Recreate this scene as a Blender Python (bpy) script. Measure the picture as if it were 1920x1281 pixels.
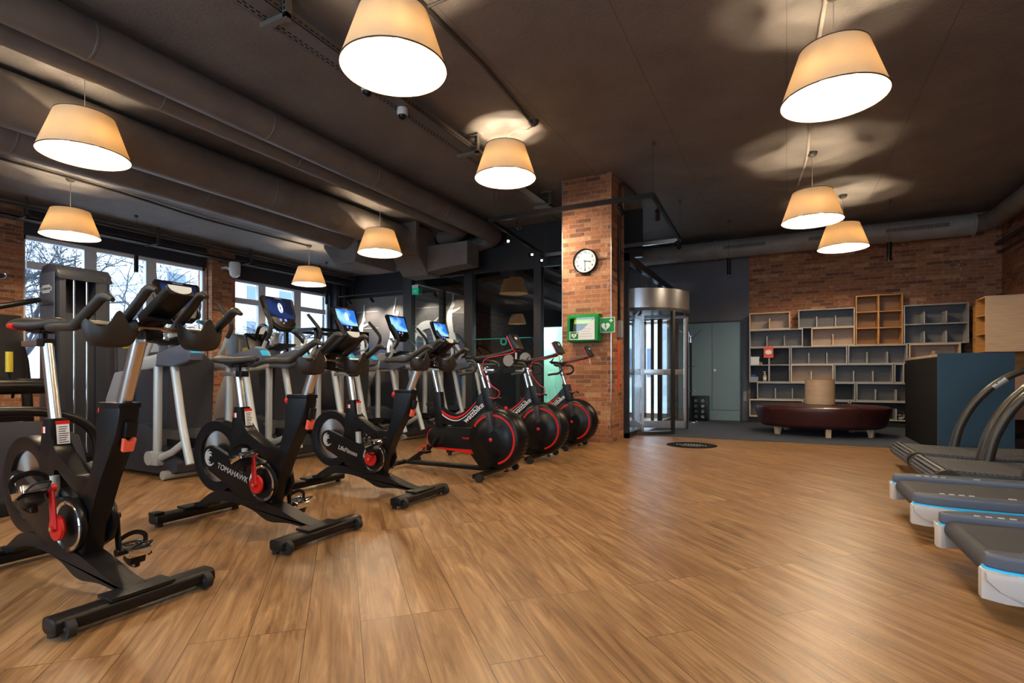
import bpy, bmesh, math, random
from mathutils import Vector, Matrix
R = math.radians
PI = math.pi
random.seed(7)
sc = bpy.context.scene
for o in list(bpy.data.objects):
    bpy.data.objects.remove(o)

# ------------------------------------------------------------------ camera
EYE = 0.95
YAW = math.atan(0.515)
cam = bpy.data.cameras.new('camera')
cam.sensor_width = 36.0
cam.lens = 18.75
cam.shift_y = 63.5 / 1920
cam.clip_start = 0.05
cam_o = bpy.data.objects.new('camera', cam)
sc.collection.objects.link(cam_o)
cam_o.location = (0, 0, EYE)
cam_o.rotation_euler = (R(90), 0, YAW)
sc.camera = cam_o

# ------------------------------------------------------------------ world, exposure
w = bpy.data.worlds.new('overcast_sky')
sc.world = w
w.use_nodes = True
bg = w.node_tree.nodes['Background']
bg.inputs[0].default_value = (0.62, 0.80, 1.0, 1)
bg.inputs[1].default_value = 5.5
vs = sc.view_settings
vs.view_transform = 'Standard'
vs.look = 'None'
vs.gamma = 1.0
vs.use_curve_mapping = False
vs.exposure = 0.22
BULB = 900.0
cy = sc.cycles
cy.max_bounces = 7
cy.diffuse_bounces = 3
cy.glossy_bounces = 3
cy.transparent_max_bounces = 16
cy.sample_clamp_indirect = 4.0
cy.caustics_reflective = False
cy.caustics_refractive = False

def portal(name, loc, rot, sx, sy):
    l = bpy.data.lights.new(name, 'AREA')
    l.shape = 'RECTANGLE'
    l.size = sx
    l.size_y = sy
    l.cycles.is_portal = True
    o = bpy.data.objects.new(name, l)
    sc.collection.objects.link(o)
    o.location = loc
    o.rotation_euler = rot
portal('daylight_left', (-11.5, 7.6, 2.1), (0, R(-90), 0), 2.5, 6.9)
portal('fill_daylight_rear', (1.2, -3.1, 1.9), (R(90), 0, 0), 3.8, 2.8)  # sampling portal at the added right-hand rear window
portal('fill_daylight_rear_left', (-4.4, -3.1, 1.9), (R(90), 0, 0), 4.1, 2.8)  # portal for the other added rear window, cool fill from behind
portal('daylight_entry', (-2.85, 12.12, 1.4), (R(-90), 0, 0), 1.1, 2.7)

def spot(name, loc, target, energy, size, color, blend=0.5, rad=0.03):
    l = bpy.data.lights.new(name, 'SPOT')
    l.energy = energy
    l.spot_size = R(size)
    l.spot_blend = blend
    l.color = color
    l.shadow_soft_size = rad
    o = bpy.data.objects.new(name, l)
    sc.collection.objects.link(o)
    o.location = loc
    o.rotation_euler = (Vector(target) - Vector(loc)).to_track_quat('-Z', 'Y').to_euler()
    return o

# ------------------------------------------------------------------ materials
def new_mat(name):
    m = bpy.data.materials.new(name)
    m.use_nodes = True
    return m, m.node_tree.nodes, m.node_tree.links, m.node_tree.nodes['Principled BSDF']

def pm(name, col, rough=0.5, metal=0.0, var=0.0, scale=20.0, bump=0.0, emit=None, es=0.0, coat=0.0, spec=0.5):
    m, n, l, b = new_mat(name)
    b.inputs['Base Color'].default_value = (*col, 1)
    b.inputs['Roughness'].default_value = rough
    b.inputs['Metallic'].default_value = metal
    b.inputs['Coat Weight'].default_value = coat
    b.inputs['Specular IOR Level'].default_value = spec
    if emit:
        b.inputs['Emission Color'].default_value = (*emit, 1)
        b.inputs['Emission Strength'].default_value = es
    if var or bump:
        tc = n.new('ShaderNodeTexCoord')
        t = n.new('ShaderNodeTexNoise')
        t.inputs['Scale'].default_value = scale
        t.inputs['Detail'].default_value = 5
        l.new(tc.outputs['Object'], t.inputs['Vector'])
        if var:
            mx = n.new('ShaderNodeMix')
            mx.data_type = 'RGBA'
            mx.inputs[6].default_value = tuple(c * (1 - var) for c in col) + (1,)
            mx.inputs[7].default_value = tuple(min(1, c * (1 + var)) for c in col) + (1,)
            l.new(t.outputs['Fac'], mx.inputs[0])
            l.new(mx.outputs[2], b.inputs['Base Color'])
        if bump:
            bp = n.new('ShaderNodeBump')
            bp.inputs['Strength'].default_value = bump
            bp.inputs['Distance'].default_value = 0.01
            l.new(t.outputs['Fac'], bp.inputs['Height'])
            l.new(bp.outputs['Normal'], b.inputs['Normal'])
    return m

def ramp(n, stops):
    r = n.new('ShaderNodeValToRGB')
    e = r.color_ramp.elements
    e[0].position, e[0].color = stops[0][0], (*stops[0][1], 1)
    e[1].position, e[1].color = stops[-1][0], (*stops[-1][1], 1)
    for p, c in stops[1:-1]:
        x = e.new(p)
        x.color = (*c, 1)
    return r

def brick_mat(name, tint=1.0):
    m, n, l, b = new_mat(name)
    g = n.new('ShaderNodeNewGeometry')
    sp = n.new('ShaderNodeSeparateXYZ')
    l.new(g.outputs['Position'], sp.inputs[0])
    ad = n.new('ShaderNodeMath')
    l.new(sp.outputs['X'], ad.inputs[0])
    l.new(sp.outputs['Y'], ad.inputs[1])
    cb = n.new('ShaderNodeCombineXYZ')
    l.new(ad.outputs[0], cb.inputs[0])
    l.new(sp.outputs['Z'], cb.inputs[1])
    br = n.new('ShaderNodeTexBrick')
    br.offset = 0.4
    br.inputs['Color1'].default_value = (0, 0, 0, 1)
    br.inputs['Color2'].default_value = (1, 1, 1, 1)
    br.inputs['Mortar'].default_value = (0.5, 0.5, 0.5, 1)
    br.inputs['Scale'].default_value = 1.0
    br.inputs['Mortar Size'].default_value = 0.0045
    br.inputs['Mortar Smooth'].default_value = 0.3
    br.inputs['Brick Width'].default_value = 0.24
    br.inputs['Row Height'].default_value = 0.064
    l.new(cb.outputs[0], br.inputs['Vector'])
    t = tint
    r = ramp(n, [(0.0, (0.155 * t, 0.070 * t, 0.043 * t)), (0.2, (0.25 * t, 0.105 * t, 0.055 * t)), (0.5, (0.36 * t, 0.15 * t, 0.07 * t)),
                 (0.75, (0.30 * t, 0.115 * t, 0.055 * t)), (1.0, (0.44 * t, 0.24 * t, 0.13 * t))])
    l.new(br.outputs['Color'], r.inputs[0])
    no = n.new('ShaderNodeTexNoise')
    no.inputs['Scale'].default_value = 14
    no.inputs['Detail'].default_value = 8
    no.inputs['Roughness'].default_value = 0.75
    l.new(cb.outputs[0], no.inputs['Vector'])
    r2 = ramp(n, [(0.0, (0.35, 0.35, 0.35)), (0.5, (0.8, 0.8, 0.8)), (1.0, (1.5, 1.5, 1.5))])
    l.new(no.outputs['Fac'], r2.inputs[0])
    mu = n.new('ShaderNodeMix')
    mu.data_type = 'RGBA'
    mu.blend_type = 'MULTIPLY'
    mu.inputs[0].default_value = 1
    l.new(r.outputs[0], mu.inputs[6])
    l.new(r2.outputs[0], mu.inputs[7])
    n2 = n.new('ShaderNodeTexNoise')
    n2.inputs['Scale'].default_value = 7
    n2.inputs['Detail'].default_value = 9
    n2.inputs['Roughness'].default_value = 0.8
    l.new(cb.outputs[0], n2.inputs['Vector'])
    r3 = ramp(n, [(0.56, (0, 0, 0)), (0.70, (0.75, 0.75, 0.75))])
    l.new(n2.outputs['Fac'], r3.inputs[0])
    wh = n.new('ShaderNodeMix')
    wh.data_type = 'RGBA'
    wh.inputs[7].default_value = (0.55 * t, 0.42 * t, 0.32 * t, 1)
    l.new(r3.outputs[0], wh.inputs[0])
    l.new(mu.outputs[2], wh.inputs[6])
    mo = n.new('ShaderNodeMix')
    mo.data_type = 'RGBA'
    mo.inputs[7].default_value = (0.30 * t, 0.19 * t, 0.125 * t, 1)
    l.new(br.outputs['Fac'], mo.inputs[0])
    l.new(wh.outputs[2], mo.inputs[6])
    l.new(mo.outputs[2], b.inputs['Base Color'])
    b.inputs['Roughness'].default_value = 0.8
    b.inputs['Specular IOR Level'].default_value = 0.25
    bp = n.new('ShaderNodeBump')
    bp.inputs['Strength'].default_value = 0.6
    bp.inputs['Distance'].default_value = 0.01
    iv = n.new('ShaderNodeMath')
    iv.operation = 'SUBTRACT'
    l.new(no.outputs['Fac'], iv.inputs[0])
    l.new(br.outputs['Fac'], iv.inputs[1])
    l.new(iv.outputs[0], bp.inputs['Height'])
    l.new(bp.outputs['Normal'], b.inputs['Normal'])
    return m

def plank_mat():
    m, n, l, b = new_mat('oak_planks')
    g = n.new('ShaderNodeNewGeometry')
    mp = n.new('ShaderNodeMapping')
    mp.inputs['Rotation'].default_value = (0, 0, R(-135))
    mp.inputs['Location'].default_value = (0.3, 0.07, 0)
    l.new(g.outputs['Position'], mp.inputs[0])
    br = n.new('ShaderNodeTexBrick')
    br.offset = 0.37
    br.offset_frequency = 3
    br.inputs['Color1'].default_value = (0, 0, 0, 1)
    br.inputs['Color2'].default_value = (1, 1, 1, 1)
    br.inputs['Mortar'].default_value = (0.4, 0.4, 0.4, 1)
    br.inputs['Scale'].default_value = 1.0
    br.inputs['Mortar Size'].default_value = 0.0016
    br.inputs['Mortar Smooth'].default_value = 0.2
    br.inputs['Brick Width'].default_value = 1.22
    br.inputs['Row Height'].default_value = 0.196
    l.new(mp.outputs[0], br.inputs['Vector'])
    # per-plank offset of the grain
    sc_ = n.new('ShaderNodeVectorMath')
    sc_.operation = 'MULTIPLY'
    sc_.inputs[1].default_value = (17, 31, 5)
    l.new(br.outputs['Color'], sc_.inputs[0])
    ad = n.new('ShaderNodeVectorMath')
    l.new(mp.outputs[0], ad.inputs[0])
    l.new(sc_.outputs[0], ad.inputs[1])
    st = n.new('ShaderNodeMapping')
    st.inputs['Scale'].default_value = (1.1, 9.0, 1)
    l.new(ad.outputs[0], st.inputs[0])
    n1 = n.new('ShaderNodeTexNoise')
    n1.inputs['Scale'].default_value = 1.5
    n1.inputs['Detail'].default_value = 7
    n1.inputs['Roughness'].default_value = 0.62
    n1.inputs['Distortion'].default_value = 1.3
    l.new(st.outputs[0], n1.inputs['Vector'])
    st2 = n.new('ShaderNodeMapping')
    st2.inputs['Scale'].default_value = (3.0, 90.0, 1)
    l.new(ad.outputs[0], st2.inputs[0])
    n2 = n.new('ShaderNodeTexNoise')
    n2.inputs['Scale'].default_value = 1.0
    n2.inputs['Detail'].default_value = 4
    l.new(st2.outputs[0], n2.inputs['Vector'])
    cr = ramp(n, [(0.28, (0.155, 0.074, 0.028)), (0.45, (0.295, 0.156, 0.066)), (0.58, (0.385, 0.220, 0.102)), (0.75, (0.485, 0.300, 0.155))])
    l.new(n1.outputs['Fac'], cr.inputs[0])
    r2 = ramp(n, [(0.3, (0.72, 0.72, 0.72)), (0.7, (1.15, 1.15, 1.15))])
    l.new(n2.outputs['Fac'], r2.inputs[0])
    mu = n.new('ShaderNodeMix')
    mu.data_type = 'RGBA'
    mu.blend_type = 'MULTIPLY'
    mu.inputs[0].default_value = 1
    l.new(cr.outputs[0], mu.inputs[6])
    l.new(r2.outputs[0], mu.inputs[7])
    r4 = ramp(n, [(0.0, (0.91, 0.90, 0.89)), (1.0, (1.07, 1.06, 1.05))])
    l.new(br.outputs['Color'], r4.inputs[0])
    mu2 = n.new('ShaderNodeMix')
    mu2.data_type = 'RGBA'
    mu2.blend_type = 'MULTIPLY'
    mu2.inputs[0].default_value = 1
    l.new(mu.outputs[2], mu2.inputs[6])
    l.new(r4.outputs[0], mu2.inputs[7])
    mo = n.new('ShaderNodeMix')
    mo.data_type = 'RGBA'
    mo.inputs[7].default_value = (0.07, 0.036, 0.017, 1)
    l.new(br.outputs['Fac'], mo.inputs[0])
    l.new(mu2.outputs[2], mo.inputs[6])
    l.new(mo.outputs[2], b.inputs['Base Color'])
    rr = n.new('ShaderNodeMapRange')
    rr.inputs[3].default_value = 0.26
    rr.inputs[4].default_value = 0.46
    l.new(n2.outputs['Fac'], rr.inputs[0])
    l.new(rr.outputs[0], b.inputs['Roughness'])
    b.inputs['Specular IOR Level'].default_value = 0.45
    bp = n.new('ShaderNodeBump')
    bp.inputs['Strength'].default_value = 0.25
    bp.inputs['Distance'].default_value = 0.003
    sb = n.new('ShaderNodeMath')
    sb.operation = 'SUBTRACT'
    l.new(n2.outputs['Fac'], sb.inputs[0])
    l.new(br.outputs['Fac'], sb.inputs[1])
    l.new(sb.outputs[0], bp.inputs['Height'])
    l.new(bp.outputs['Normal'], b.inputs['Normal'])
    return m

def glass_mat(name, tint=(0.96, 0.98, 0.98), refl=1.0, f0=0.045):
    m = bpy.data.materials.new(name)
    m.use_nodes = True
    n, l = m.node_tree.nodes, m.node_tree.links
    n.remove(n['Principled BSDF'])
    tr = n.new('ShaderNodeBsdfTransparent')
    tr.inputs[0].default_value = (*tint, 1)
    gl = n.new('ShaderNodeBsdfGlossy')
    gl.inputs['Roughness'].default_value = 0.0
    gl.inputs[0].default_value = (refl, refl, refl, 1)
    g = n.new('ShaderNodeNewGeometry')
    dt = n.new('ShaderNodeVectorMath')
    dt.operation = 'DOT_PRODUCT'
    l.new(g.outputs['Normal'], dt.inputs[0])
    l.new(g.outputs['Incoming'], dt.inputs[1])
    prev = dt.outputs['Value']
    for op, v in (('ABSOLUTE', None), ('SUBTRACT', 1.0), ('POWER', 5.0), ('MULTIPLY_ADD', 0.95)):
        q = n.new('ShaderNodeMath')
        q.operation = op
        if op == 'SUBTRACT':
            q.inputs[0].default_value = v
            l.new(prev, q.inputs[1])
        else:
            l.new(prev, q.inputs[0])
            if v:
                q.inputs[1].default_value = v
            if op == 'MULTIPLY_ADD':
                q.inputs[2].default_value = f0
        prev = q.outputs[0]
    mx = n.new('ShaderNodeMixShader')
    l.new(prev, mx.inputs[0])
    l.new(tr.outputs[0], mx.inputs[1])
    l.new(gl.outputs[0], mx.inputs[2])
    l.new(mx.outputs[0], n['Material Output'].inputs[0])
    return m

def shade_mat():
    m = bpy.data.materials.new('gold_shade_paper')
    m.use_nodes = True
    n, l = m.node_tree.nodes, m.node_tree.links
    n.remove(n['Principled BSDF'])
    tc = n.new('ShaderNodeTexCoord')
    mp = n.new('ShaderNodeMapping')
    mp.inputs['Scale'].default_value = (1, 1, 0.35)
    l.new(tc.outputs['Object'], mp.inputs[0])
    no = n.new('ShaderNodeTexNoise')
    no.inputs['Scale'].default_value = 60
    no.inputs['Detail'].default_value = 6
    l.new(mp.outputs[0], no.inputs['Vector'])
    cr = ramp(n, [(0.35, (0.70, 0.36, 0.11)), (0.65, (0.86, 0.52, 0.20))])
    l.new(no.outputs['Fac'], cr.inputs[0])
    tr = n.new('ShaderNodeBsdfTranslucent')
    l.new(cr.outputs[0], tr.inputs[0])
    df = n.new('ShaderNodeBsdfDiffuse')
    df.inputs[0].default_value = (0.85, 0.72, 0.50, 1)
    gl = n.new('ShaderNodeBsdfGlossy')
    gl.inputs['Roughness'].default_value = 0.35
    gl.inputs[0].default_value = (0.9, 0.75, 0.5, 1)
    m1 = n.new('ShaderNodeMixShader')
    m1.inputs[0].default_value = 0.974
    l.new(tr.outputs[0], m1.inputs[1])
    l.new(df.outputs[0], m1.inputs[2])
    m2 = n.new('ShaderNodeMixShader')
    m2.inputs[0].default_value = 0.06
    l.new(m1.outputs[0], m2.inputs[1])
    l.new(gl.outputs[0], m2.inputs[2])
    l.new(m2.outputs[0], n['Material Output'].inputs[0])
    return m

def ply_mat(name, c1, c2, rough=0.5):
    m, n, l, b = new_mat(name)
    tc = n.new('ShaderNodeTexCoord')
    mp = n.new('ShaderNodeMapping')
    mp.inputs['Scale'].default_value = (2, 2, 30)
    l.new(tc.outputs['Object'], mp.inputs[0])
    no = n.new('ShaderNodeTexNoise')
    no.inputs['Scale'].default_value = 2
    no.inputs['Detail'].default_value = 5
    l.new(mp.outputs[0], no.inputs['Vector'])
    cr = ramp(n, [(0.35, c1), (0.65, c2)])
    l.new(no.outputs['Fac'], cr.inputs[0])
    l.new(cr.outputs[0], b.inputs['Base Color'])
    b.inputs['Roughness'].default_value = rough
    return m

def ceiling_mat():
    m, n, l, b = new_mat('painted_concrete')
    g = n.new('ShaderNodeNewGeometry')
    no = n.new('ShaderNodeTexNoise')
    no.inputs['Scale'].default_value = 1.6
    no.inputs['Detail'].default_value = 9
    no.inputs['Roughness'].default_value = 0.65
    l.new(g.outputs['Position'], no.inputs['Vector'])
    cr = ramp(n, [(0.3, (0.135, 0.122, 0.115)), (0.7, (0.195, 0.178, 0.166))])
    l.new(no.outputs['Fac'], cr.inputs[0])
    # formwork board seams running the length of the room
    sp = n.new('ShaderNodeSeparateXYZ')
    l.new(g.outputs['Position'], sp.inputs[0])
    md = n.new('ShaderNodeMath')
    md.operation = 'PINGPONG'
    md.inputs[1].default_value = 0.60
    l.new(sp.outputs['X'], md.inputs[0])
    lt = n.new('ShaderNodeMath')
    lt.operation = 'LESS_THAN'
    lt.inputs[1].default_value = 0.004
    l.new(md.outputs[0], lt.inputs[0])
    mx = n.new('ShaderNodeMix')
    mx.data_type = 'RGBA'
    mx.inputs[7].default_value = (0.10, 0.09, 0.084, 1)
    l.new(lt.outputs[0], mx.inputs[0])
    l.new(cr.outputs[0], mx.inputs[6])
    l.new(mx.outputs[2], b.inputs['Base Color'])
    n3 = n.new('ShaderNodeTexNoise')
    n3.inputs['Scale'].default_value = 30
    n3.inputs['Detail'].default_value = 6
    l.new(g.outputs['Position'], n3.inputs['Vector'])
    sb = n.new('ShaderNodeMath')
    sb.operation = 'SUBTRACT'
    l.new(n3.outputs['Fac'], sb.inputs[0])
    l.new(lt.outputs[0], sb.inputs[1])
    bp = n.new('ShaderNodeBump')
    bp.inputs['Strength'].default_value = 0.35
    bp.inputs['Distance'].default_value = 0.01
    l.new(sb.outputs[0], bp.inputs['Height'])
    l.new(bp.outputs['Normal'], b.inputs['Normal'])
    b.inputs['Roughness'].default_value = 0.72
    return m

def duct_mat(name, period=0.0, col=(0.15, 0.132, 0.12)):
    m, n, l, b = new_mat(name)
    g = n.new('ShaderNodeNewGeometry')
    no = n.new('ShaderNodeTexNoise')
    no.inputs['Scale'].default_value = 3
    no.inputs['Detail'].default_value = 6
    l.new(g.outputs['Position'], no.inputs['Vector'])
    cr = ramp(n, [(0.3, tuple(c * 0.82 for c in col)), (0.7, tuple(c * 1.15 for c in col))])
    l.new(no.outputs['Fac'], cr.inputs[0])
    l.new(cr.outputs[0], b.inputs['Base Color'])
    b.inputs['Roughness'].default_value = 0.5
    if period:
        sp = n.new('ShaderNodeSeparateXYZ')
        l.new(g.outputs['Position'], sp.inputs[0])
        md = n.new('ShaderNodeMath')
        md.operation = 'PINGPONG'
        md.inputs[1].default_value = period
        l.new(sp.outputs['Y'], md.inputs[0])
        lt = n.new('ShaderNodeMath')
        lt.operation = 'LESS_THAN'
        lt.inputs[1].default_value = 0.010 if period < .2 else .003
        l.new(md.outputs[0], lt.inputs[0])
        bp = n.new('ShaderNodeBump')
        bp.inputs['Strength'].default_value = 1.0
        bp.inputs['Distance'].default_value = 0.03 if period < .2 else .01
        l.new(lt.outputs[0], bp.inputs['Height'])
        l.new(bp.outputs['Normal'], b.inputs['Normal'])
    return m

def mural_mat():
    m, n, l, b = new_mat('printed_mural_paper')
    g = n.new('ShaderNodeNewGeometry')
    sp = n.new('ShaderNodeSeparateXYZ')
    l.new(g.outputs['Position'], sp.inputs[0])
    no = n.new('ShaderNodeTexNoise')
    no.inputs['Scale'].default_value = 1.2
    l.new(g.outputs['Position'], no.inputs['Vector'])
    ml = n.new('ShaderNodeMath')
    ml.operation = 'MULTIPLY_ADD'
    ml.inputs[1].default_value = 1.2
    l.new(no.outputs['Fac'], ml.inputs[0])
    l.new(sp.outputs['Z'], ml.inputs[2])
    mr = n.new('ShaderNodeMapRange')
    mr.inputs[1].default_value = 1.2
    mr.inputs[2].default_value = 3.6
    l.new(ml.outputs[0], mr.inputs[0])
    cr = ramp(n, [(0.0, (0.015, 0.07, 0.20)), (0.45, (0.03, 0.055, 0.12)), (0.62, (0.09, 0.085, 0.09)), (1.0, (0.20, 0.18, 0.16))])
    l.new(mr.outputs[0], cr.inputs[0])
    l.new(cr.outputs[0], b.inputs['Base Color'])
    b.inputs['Roughness'].default_value = 0.6
    return m

def screen_mat(name, c1, c2, es=1.3):
    m, n, l, b = new_mat(name)
    tc = n.new('ShaderNodeTexCoord')
    no = n.new('ShaderNodeTexWave')
    no.inputs['Scale'].default_value = 3.0
    no.inputs['Distortion'].default_value = 6
    l.new(tc.outputs['Object'], no.inputs['Vector'])
    cr = ramp(n, [(0.2, c1), (0.9, c2)])
    l.new(no.outputs['Fac'], cr.inputs[0])
    l.new(cr.outputs[0], b.inputs['Emission Color'])
    b.inputs['Emission Strength'].default_value = es
    b.inputs['Base Color'].default_value = (0.01, 0.01, 0.02, 1)
    b.inputs['Roughness'].default_value = 0.15
    return m

def disc_mat():
    m, n, l, b = new_mat('spun_steel')
    b.inputs['Base Color'].default_value = (0.62, 0.58, 0.55, 1)
    b.inputs['Metallic'].default_value = 1
    b.inputs['Roughness'].default_value = 0.3
    b.inputs['Anisotropic'].default_value = 0.85
    tg = n.new('ShaderNodeTangent')
    tg.direction_type = 'RADIAL'
    tg.axis = 'Y'
    l.new(tg.outputs[0], b.inputs['Tangent'])
    return m

M = dict(
    brick=brick_mat('brick_slips', 1.3), floor=plank_mat(), ceil=ceiling_mat(),
    navy=pm('dark_navy_paint', (0.028, 0.032, 0.045), 0.7, var=0.1, scale=3),
    black_paint=pm('black_paint', (0.014, 0.015, 0.019), 0.6),
    grey_wall=pm('charcoal_wall_paint', (0.13, 0.135, 0.155), 0.75, var=0.12, scale=2.5),
    teal_door=pm('teal_grey_lacquer', (0.17, 0.26, 0.30), 0.45, var=0.06, scale=2),
    desk_blue=pm('petrol_blue_laminate', (0.011, 0.050, 0.095), 0.5, var=0.08, scale=6),
    carpet=pm('charcoal_carpet', (0.046, 0.055, 0.080), 0.95, var=0.35, scale=220, bump=0.5),
    white_frame=pm('white_window_upvc', (0.80, 0.82, 0.85), 0.4),
    black=pm('satin_black_plastic', (0.005, 0.005, 0.006), 0.34, spec=0.28),
    black2=pm('powder_coated_black', (0.007, 0.006, 0.006), 0.42, spec=0.3, bump=0.15, scale=300),
    rubber=pm('black_rubber', (0.012, 0.012, 0.012), 0.65),
    grip=pm('brown_black_foam', (0.018, 0.014, 0.011), 0.5, bump=0.1, scale=400),
    silver=pm('brushed_aluminium', (0.66, 0.62, 0.59), 0.28, 1.0),
    chrome=pm('polished_chrome', (0.85, 0.85, 0.85), 0.12, 1.0),
    steel=disc_mat(),
    silver_paint=pm('silver_grey_paint', (0.50, 0.52, 0.51), 0.34, 0.25),
    grey_panel=pm('warm_grey_plastic', (0.30, 0.30, 0.325), 0.45),
    dark_grey=pm('slate_grey_plastic', (0.085, 0.10, 0.14), 0.42),
    anthr=pm('anthracite_plastic', (0.028, 0.032, 0.044), 0.45),
    cyan=pm('cyan_plastic', (0.02, 0.50, 0.95), 0.4),
    red=pm('red_plastic', (0.62, 0.012, 0.010), 0.35),
    salmon=pm('salmon_plastic', (0.85, 0.13, 0.07), 0.4),
    white=pm('white_plastic', (0.75, 0.75, 0.74), 0.4),
    white_ink=pm('white_ink', (0.78, 0.78, 0.78), 0.6),
    grey_ink=pm('grey_ink', (0.42, 0.42, 0.42), 0.6),
    black_ink=pm('black_ink', (0.01, 0.01, 0.01), 0.6),
    label_white=pm('off_white_skirt', (0.58, 0.56, 0.55), 0.4),
    ring_mint=pm('mint_ring', (0.3, 0.75, 0.62), 0.4),  # plain mint colour of the ring bolts, no emission
    glass=glass_mat('window_glass'), dglass=glass_mat('smoked_glass', (0.80, 0.83, 0.84), 1.0, 0.10),
    shade=shade_mat(),
    rim=pm('dark_brown_trim', (0.10, 0.05, 0.025), 0.6),
    bulb=pm('warm_bulb', (1, 0.9, 0.7), 0.4, emit=(1.0, 0.78, 0.52), es=BULB),
    socket=pm('white_socket', (0.6, 0.55, 0.5), 0.5),
    cord=pm('pale_cord', (0.35, 0.32, 0.28), 0.6),
    dcord=pm('dark_cable', (0.05, 0.043, 0.038), 0.6),
    duct=duct_mat('painted_duct', 0.62), spiral=duct_mat('painted_spiral_duct', 0.075, (0.17, 0.148, 0.13)),
    duct_pale=duct_mat('grey_painted_duct', 0, (0.27, 0.25, 0.23)),
    tray=pm('galvanised_tray', (0.13, 0.115, 0.10), 0.45, 0.3, var=0.15),
    strut=pm('painted_strut', (0.16, 0.14, 0.12), 0.5, 0.3),
    slot=pm('slot_black', (0.008, 0.008, 0.009), 0.9, spec=0.08),
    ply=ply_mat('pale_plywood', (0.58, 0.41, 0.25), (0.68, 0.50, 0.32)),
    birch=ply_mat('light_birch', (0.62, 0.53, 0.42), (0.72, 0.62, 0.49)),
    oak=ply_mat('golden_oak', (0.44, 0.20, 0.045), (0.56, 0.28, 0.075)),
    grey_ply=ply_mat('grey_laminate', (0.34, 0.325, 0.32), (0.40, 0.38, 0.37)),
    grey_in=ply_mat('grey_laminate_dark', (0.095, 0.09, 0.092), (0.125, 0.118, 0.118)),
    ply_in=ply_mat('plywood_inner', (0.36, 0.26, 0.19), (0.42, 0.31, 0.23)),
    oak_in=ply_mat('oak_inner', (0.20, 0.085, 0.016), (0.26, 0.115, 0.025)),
    leather=pm('oxblood_leather', (0.046, 0.011, 0.010), 0.32, var=0.12, scale=9, bump=0.08),
    mural=mural_mat(), figure=pm('printed_figure_white', (0.72, 0.70, 0.68), 0.6),
    green=pm('signal_green', (0.0, 0.22, 0.035), 0.45, spec=0.3),
    lime=pm('hi_vis_lime', (0.62, 0.80, 0.03), 0.5),
    aed_in=pm('aed_bag_dark', (0.03, 0.035, 0.05), 0.5),
    orange=pm('orange_red_label', (0.75, 0.09, 0.03), 0.5),
    yellow=pm('yellow_grip', (0.75, 0.52, 0.02), 0.4),
    clear=glass_mat('clear_cover', (0.96, 0.98, 0.97)),
    mint=pm('mint_wall_paint', (0.46, 0.70, 0.60), 0.7),
    teal_vinyl=pm('teal_vinyl', (0.0, 0.28, 0.25), 0.5),
    frost=pm('frosted_dot', (0.34, 0.33, 0.32), 0.7),
    alu=pm('anodised_aluminium', (0.50, 0.50, 0.52), 0.25, 0.9),
    dframe=pm('anthracite_frame', (0.026, 0.025, 0.026), 0.4, 0.2),
    screen_dark=screen_mat('dark_blue_screen', (0.002, 0.006, 0.03), (0.008, 0.03, 0.13), 1.0),
    screen=screen_mat('blue_screen', (0.03, 0.20, 0.75), (0.35, 0.75, 1.0), 1.0),
    screen_white=pm('screen_logo', (0.8, 0.9, 1), 0.4, emit=(0.7, 0.9, 1), es=1.0),
    led=pm('blue_key_light', (0.1, 0.1, 0.5), 0.4, emit=(0.15, 0.2, 1.0), es=1.2),
    exitsign=pm('green_exit_panel', (0.0, 0.25, 0.12), 0.5, emit=(0.0, 0.35, 0.18), es=0.4),
    display=pm('pale_display', (0.75, 0.77, 0.76), 0.3),
    belt=pm('charcoal_belt', (0.040, 0.043, 0.055), 0.7, var=0.15, scale=200),
    slat=pm('rubber_slat', (0.085, 0.088, 0.10), 0.5, var=0.2, scale=80),
    olive=pm('bronze_black_roller', (0.030, 0.024, 0.016), 0.35),
    spot_glow=pm('spot_lens_glow', (1, 0.95, 0.85), 0.4, emit=(1, 0.9, 0.75), es=40),
    bark=pm('tree_bark', (0.065, 0.07, 0.09), 0.9),
    facade=pm('pale_facade', (0.60, 0.62, 0.66), 0.8, var=0.06, scale=2),
    facade_win=pm('facade_window_glass', (0.12, 0.17, 0.24), 0.3),
    snow=pm('pale_paving', (0.5, 0.52, 0.55), 0.9),
    drum=ply_mat('fabric_drum', (0.50, 0.34, 0.20), (0.58, 0.41, 0.26)),
    ext_red=pm('extinguisher_red', (0.5, 0.01, 0.03), 0.3),
    pink_red=pm('red_cable', (0.62, 0.03, 0.05), 0.5),
    blue_rag=pm('blue_cloth', (0.03, 0.15, 0.6), 0.7),
    amber=pm('soap_amber', (0.55, 0.33, 0.16), 0.3),
)

# ------------------------------------------------------------------ mesh builder
def catmull(pts, k=6, closed=False):
    P = [Vector(p) for p in pts]
    n = len(P)
    out = []
    rng = range(n if closed else n - 1)
    for i in rng:
        if closed:
            a, b, c, d = P[(i - 1) % n], P[i], P[(i + 1) % n], P[(i + 2) % n]
        else:
            a = P[i - 1] if i > 0 else P[0] * 2 - P[1]
            b, c = P[i], P[i + 1]
            d = P[i + 2] if i + 2 < n else P[-1] * 2 - P[-2]
        for j in range(k):
            t = j / k
            out.append(0.5 * ((2 * b) + (c - a) * t + (2 * a - 5 * b + 4 * c - d) * t * t + (3 * b - a - 3 * c + d) * t ** 3))
    if not closed:
        out.append(P[-1])
    return out

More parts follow.
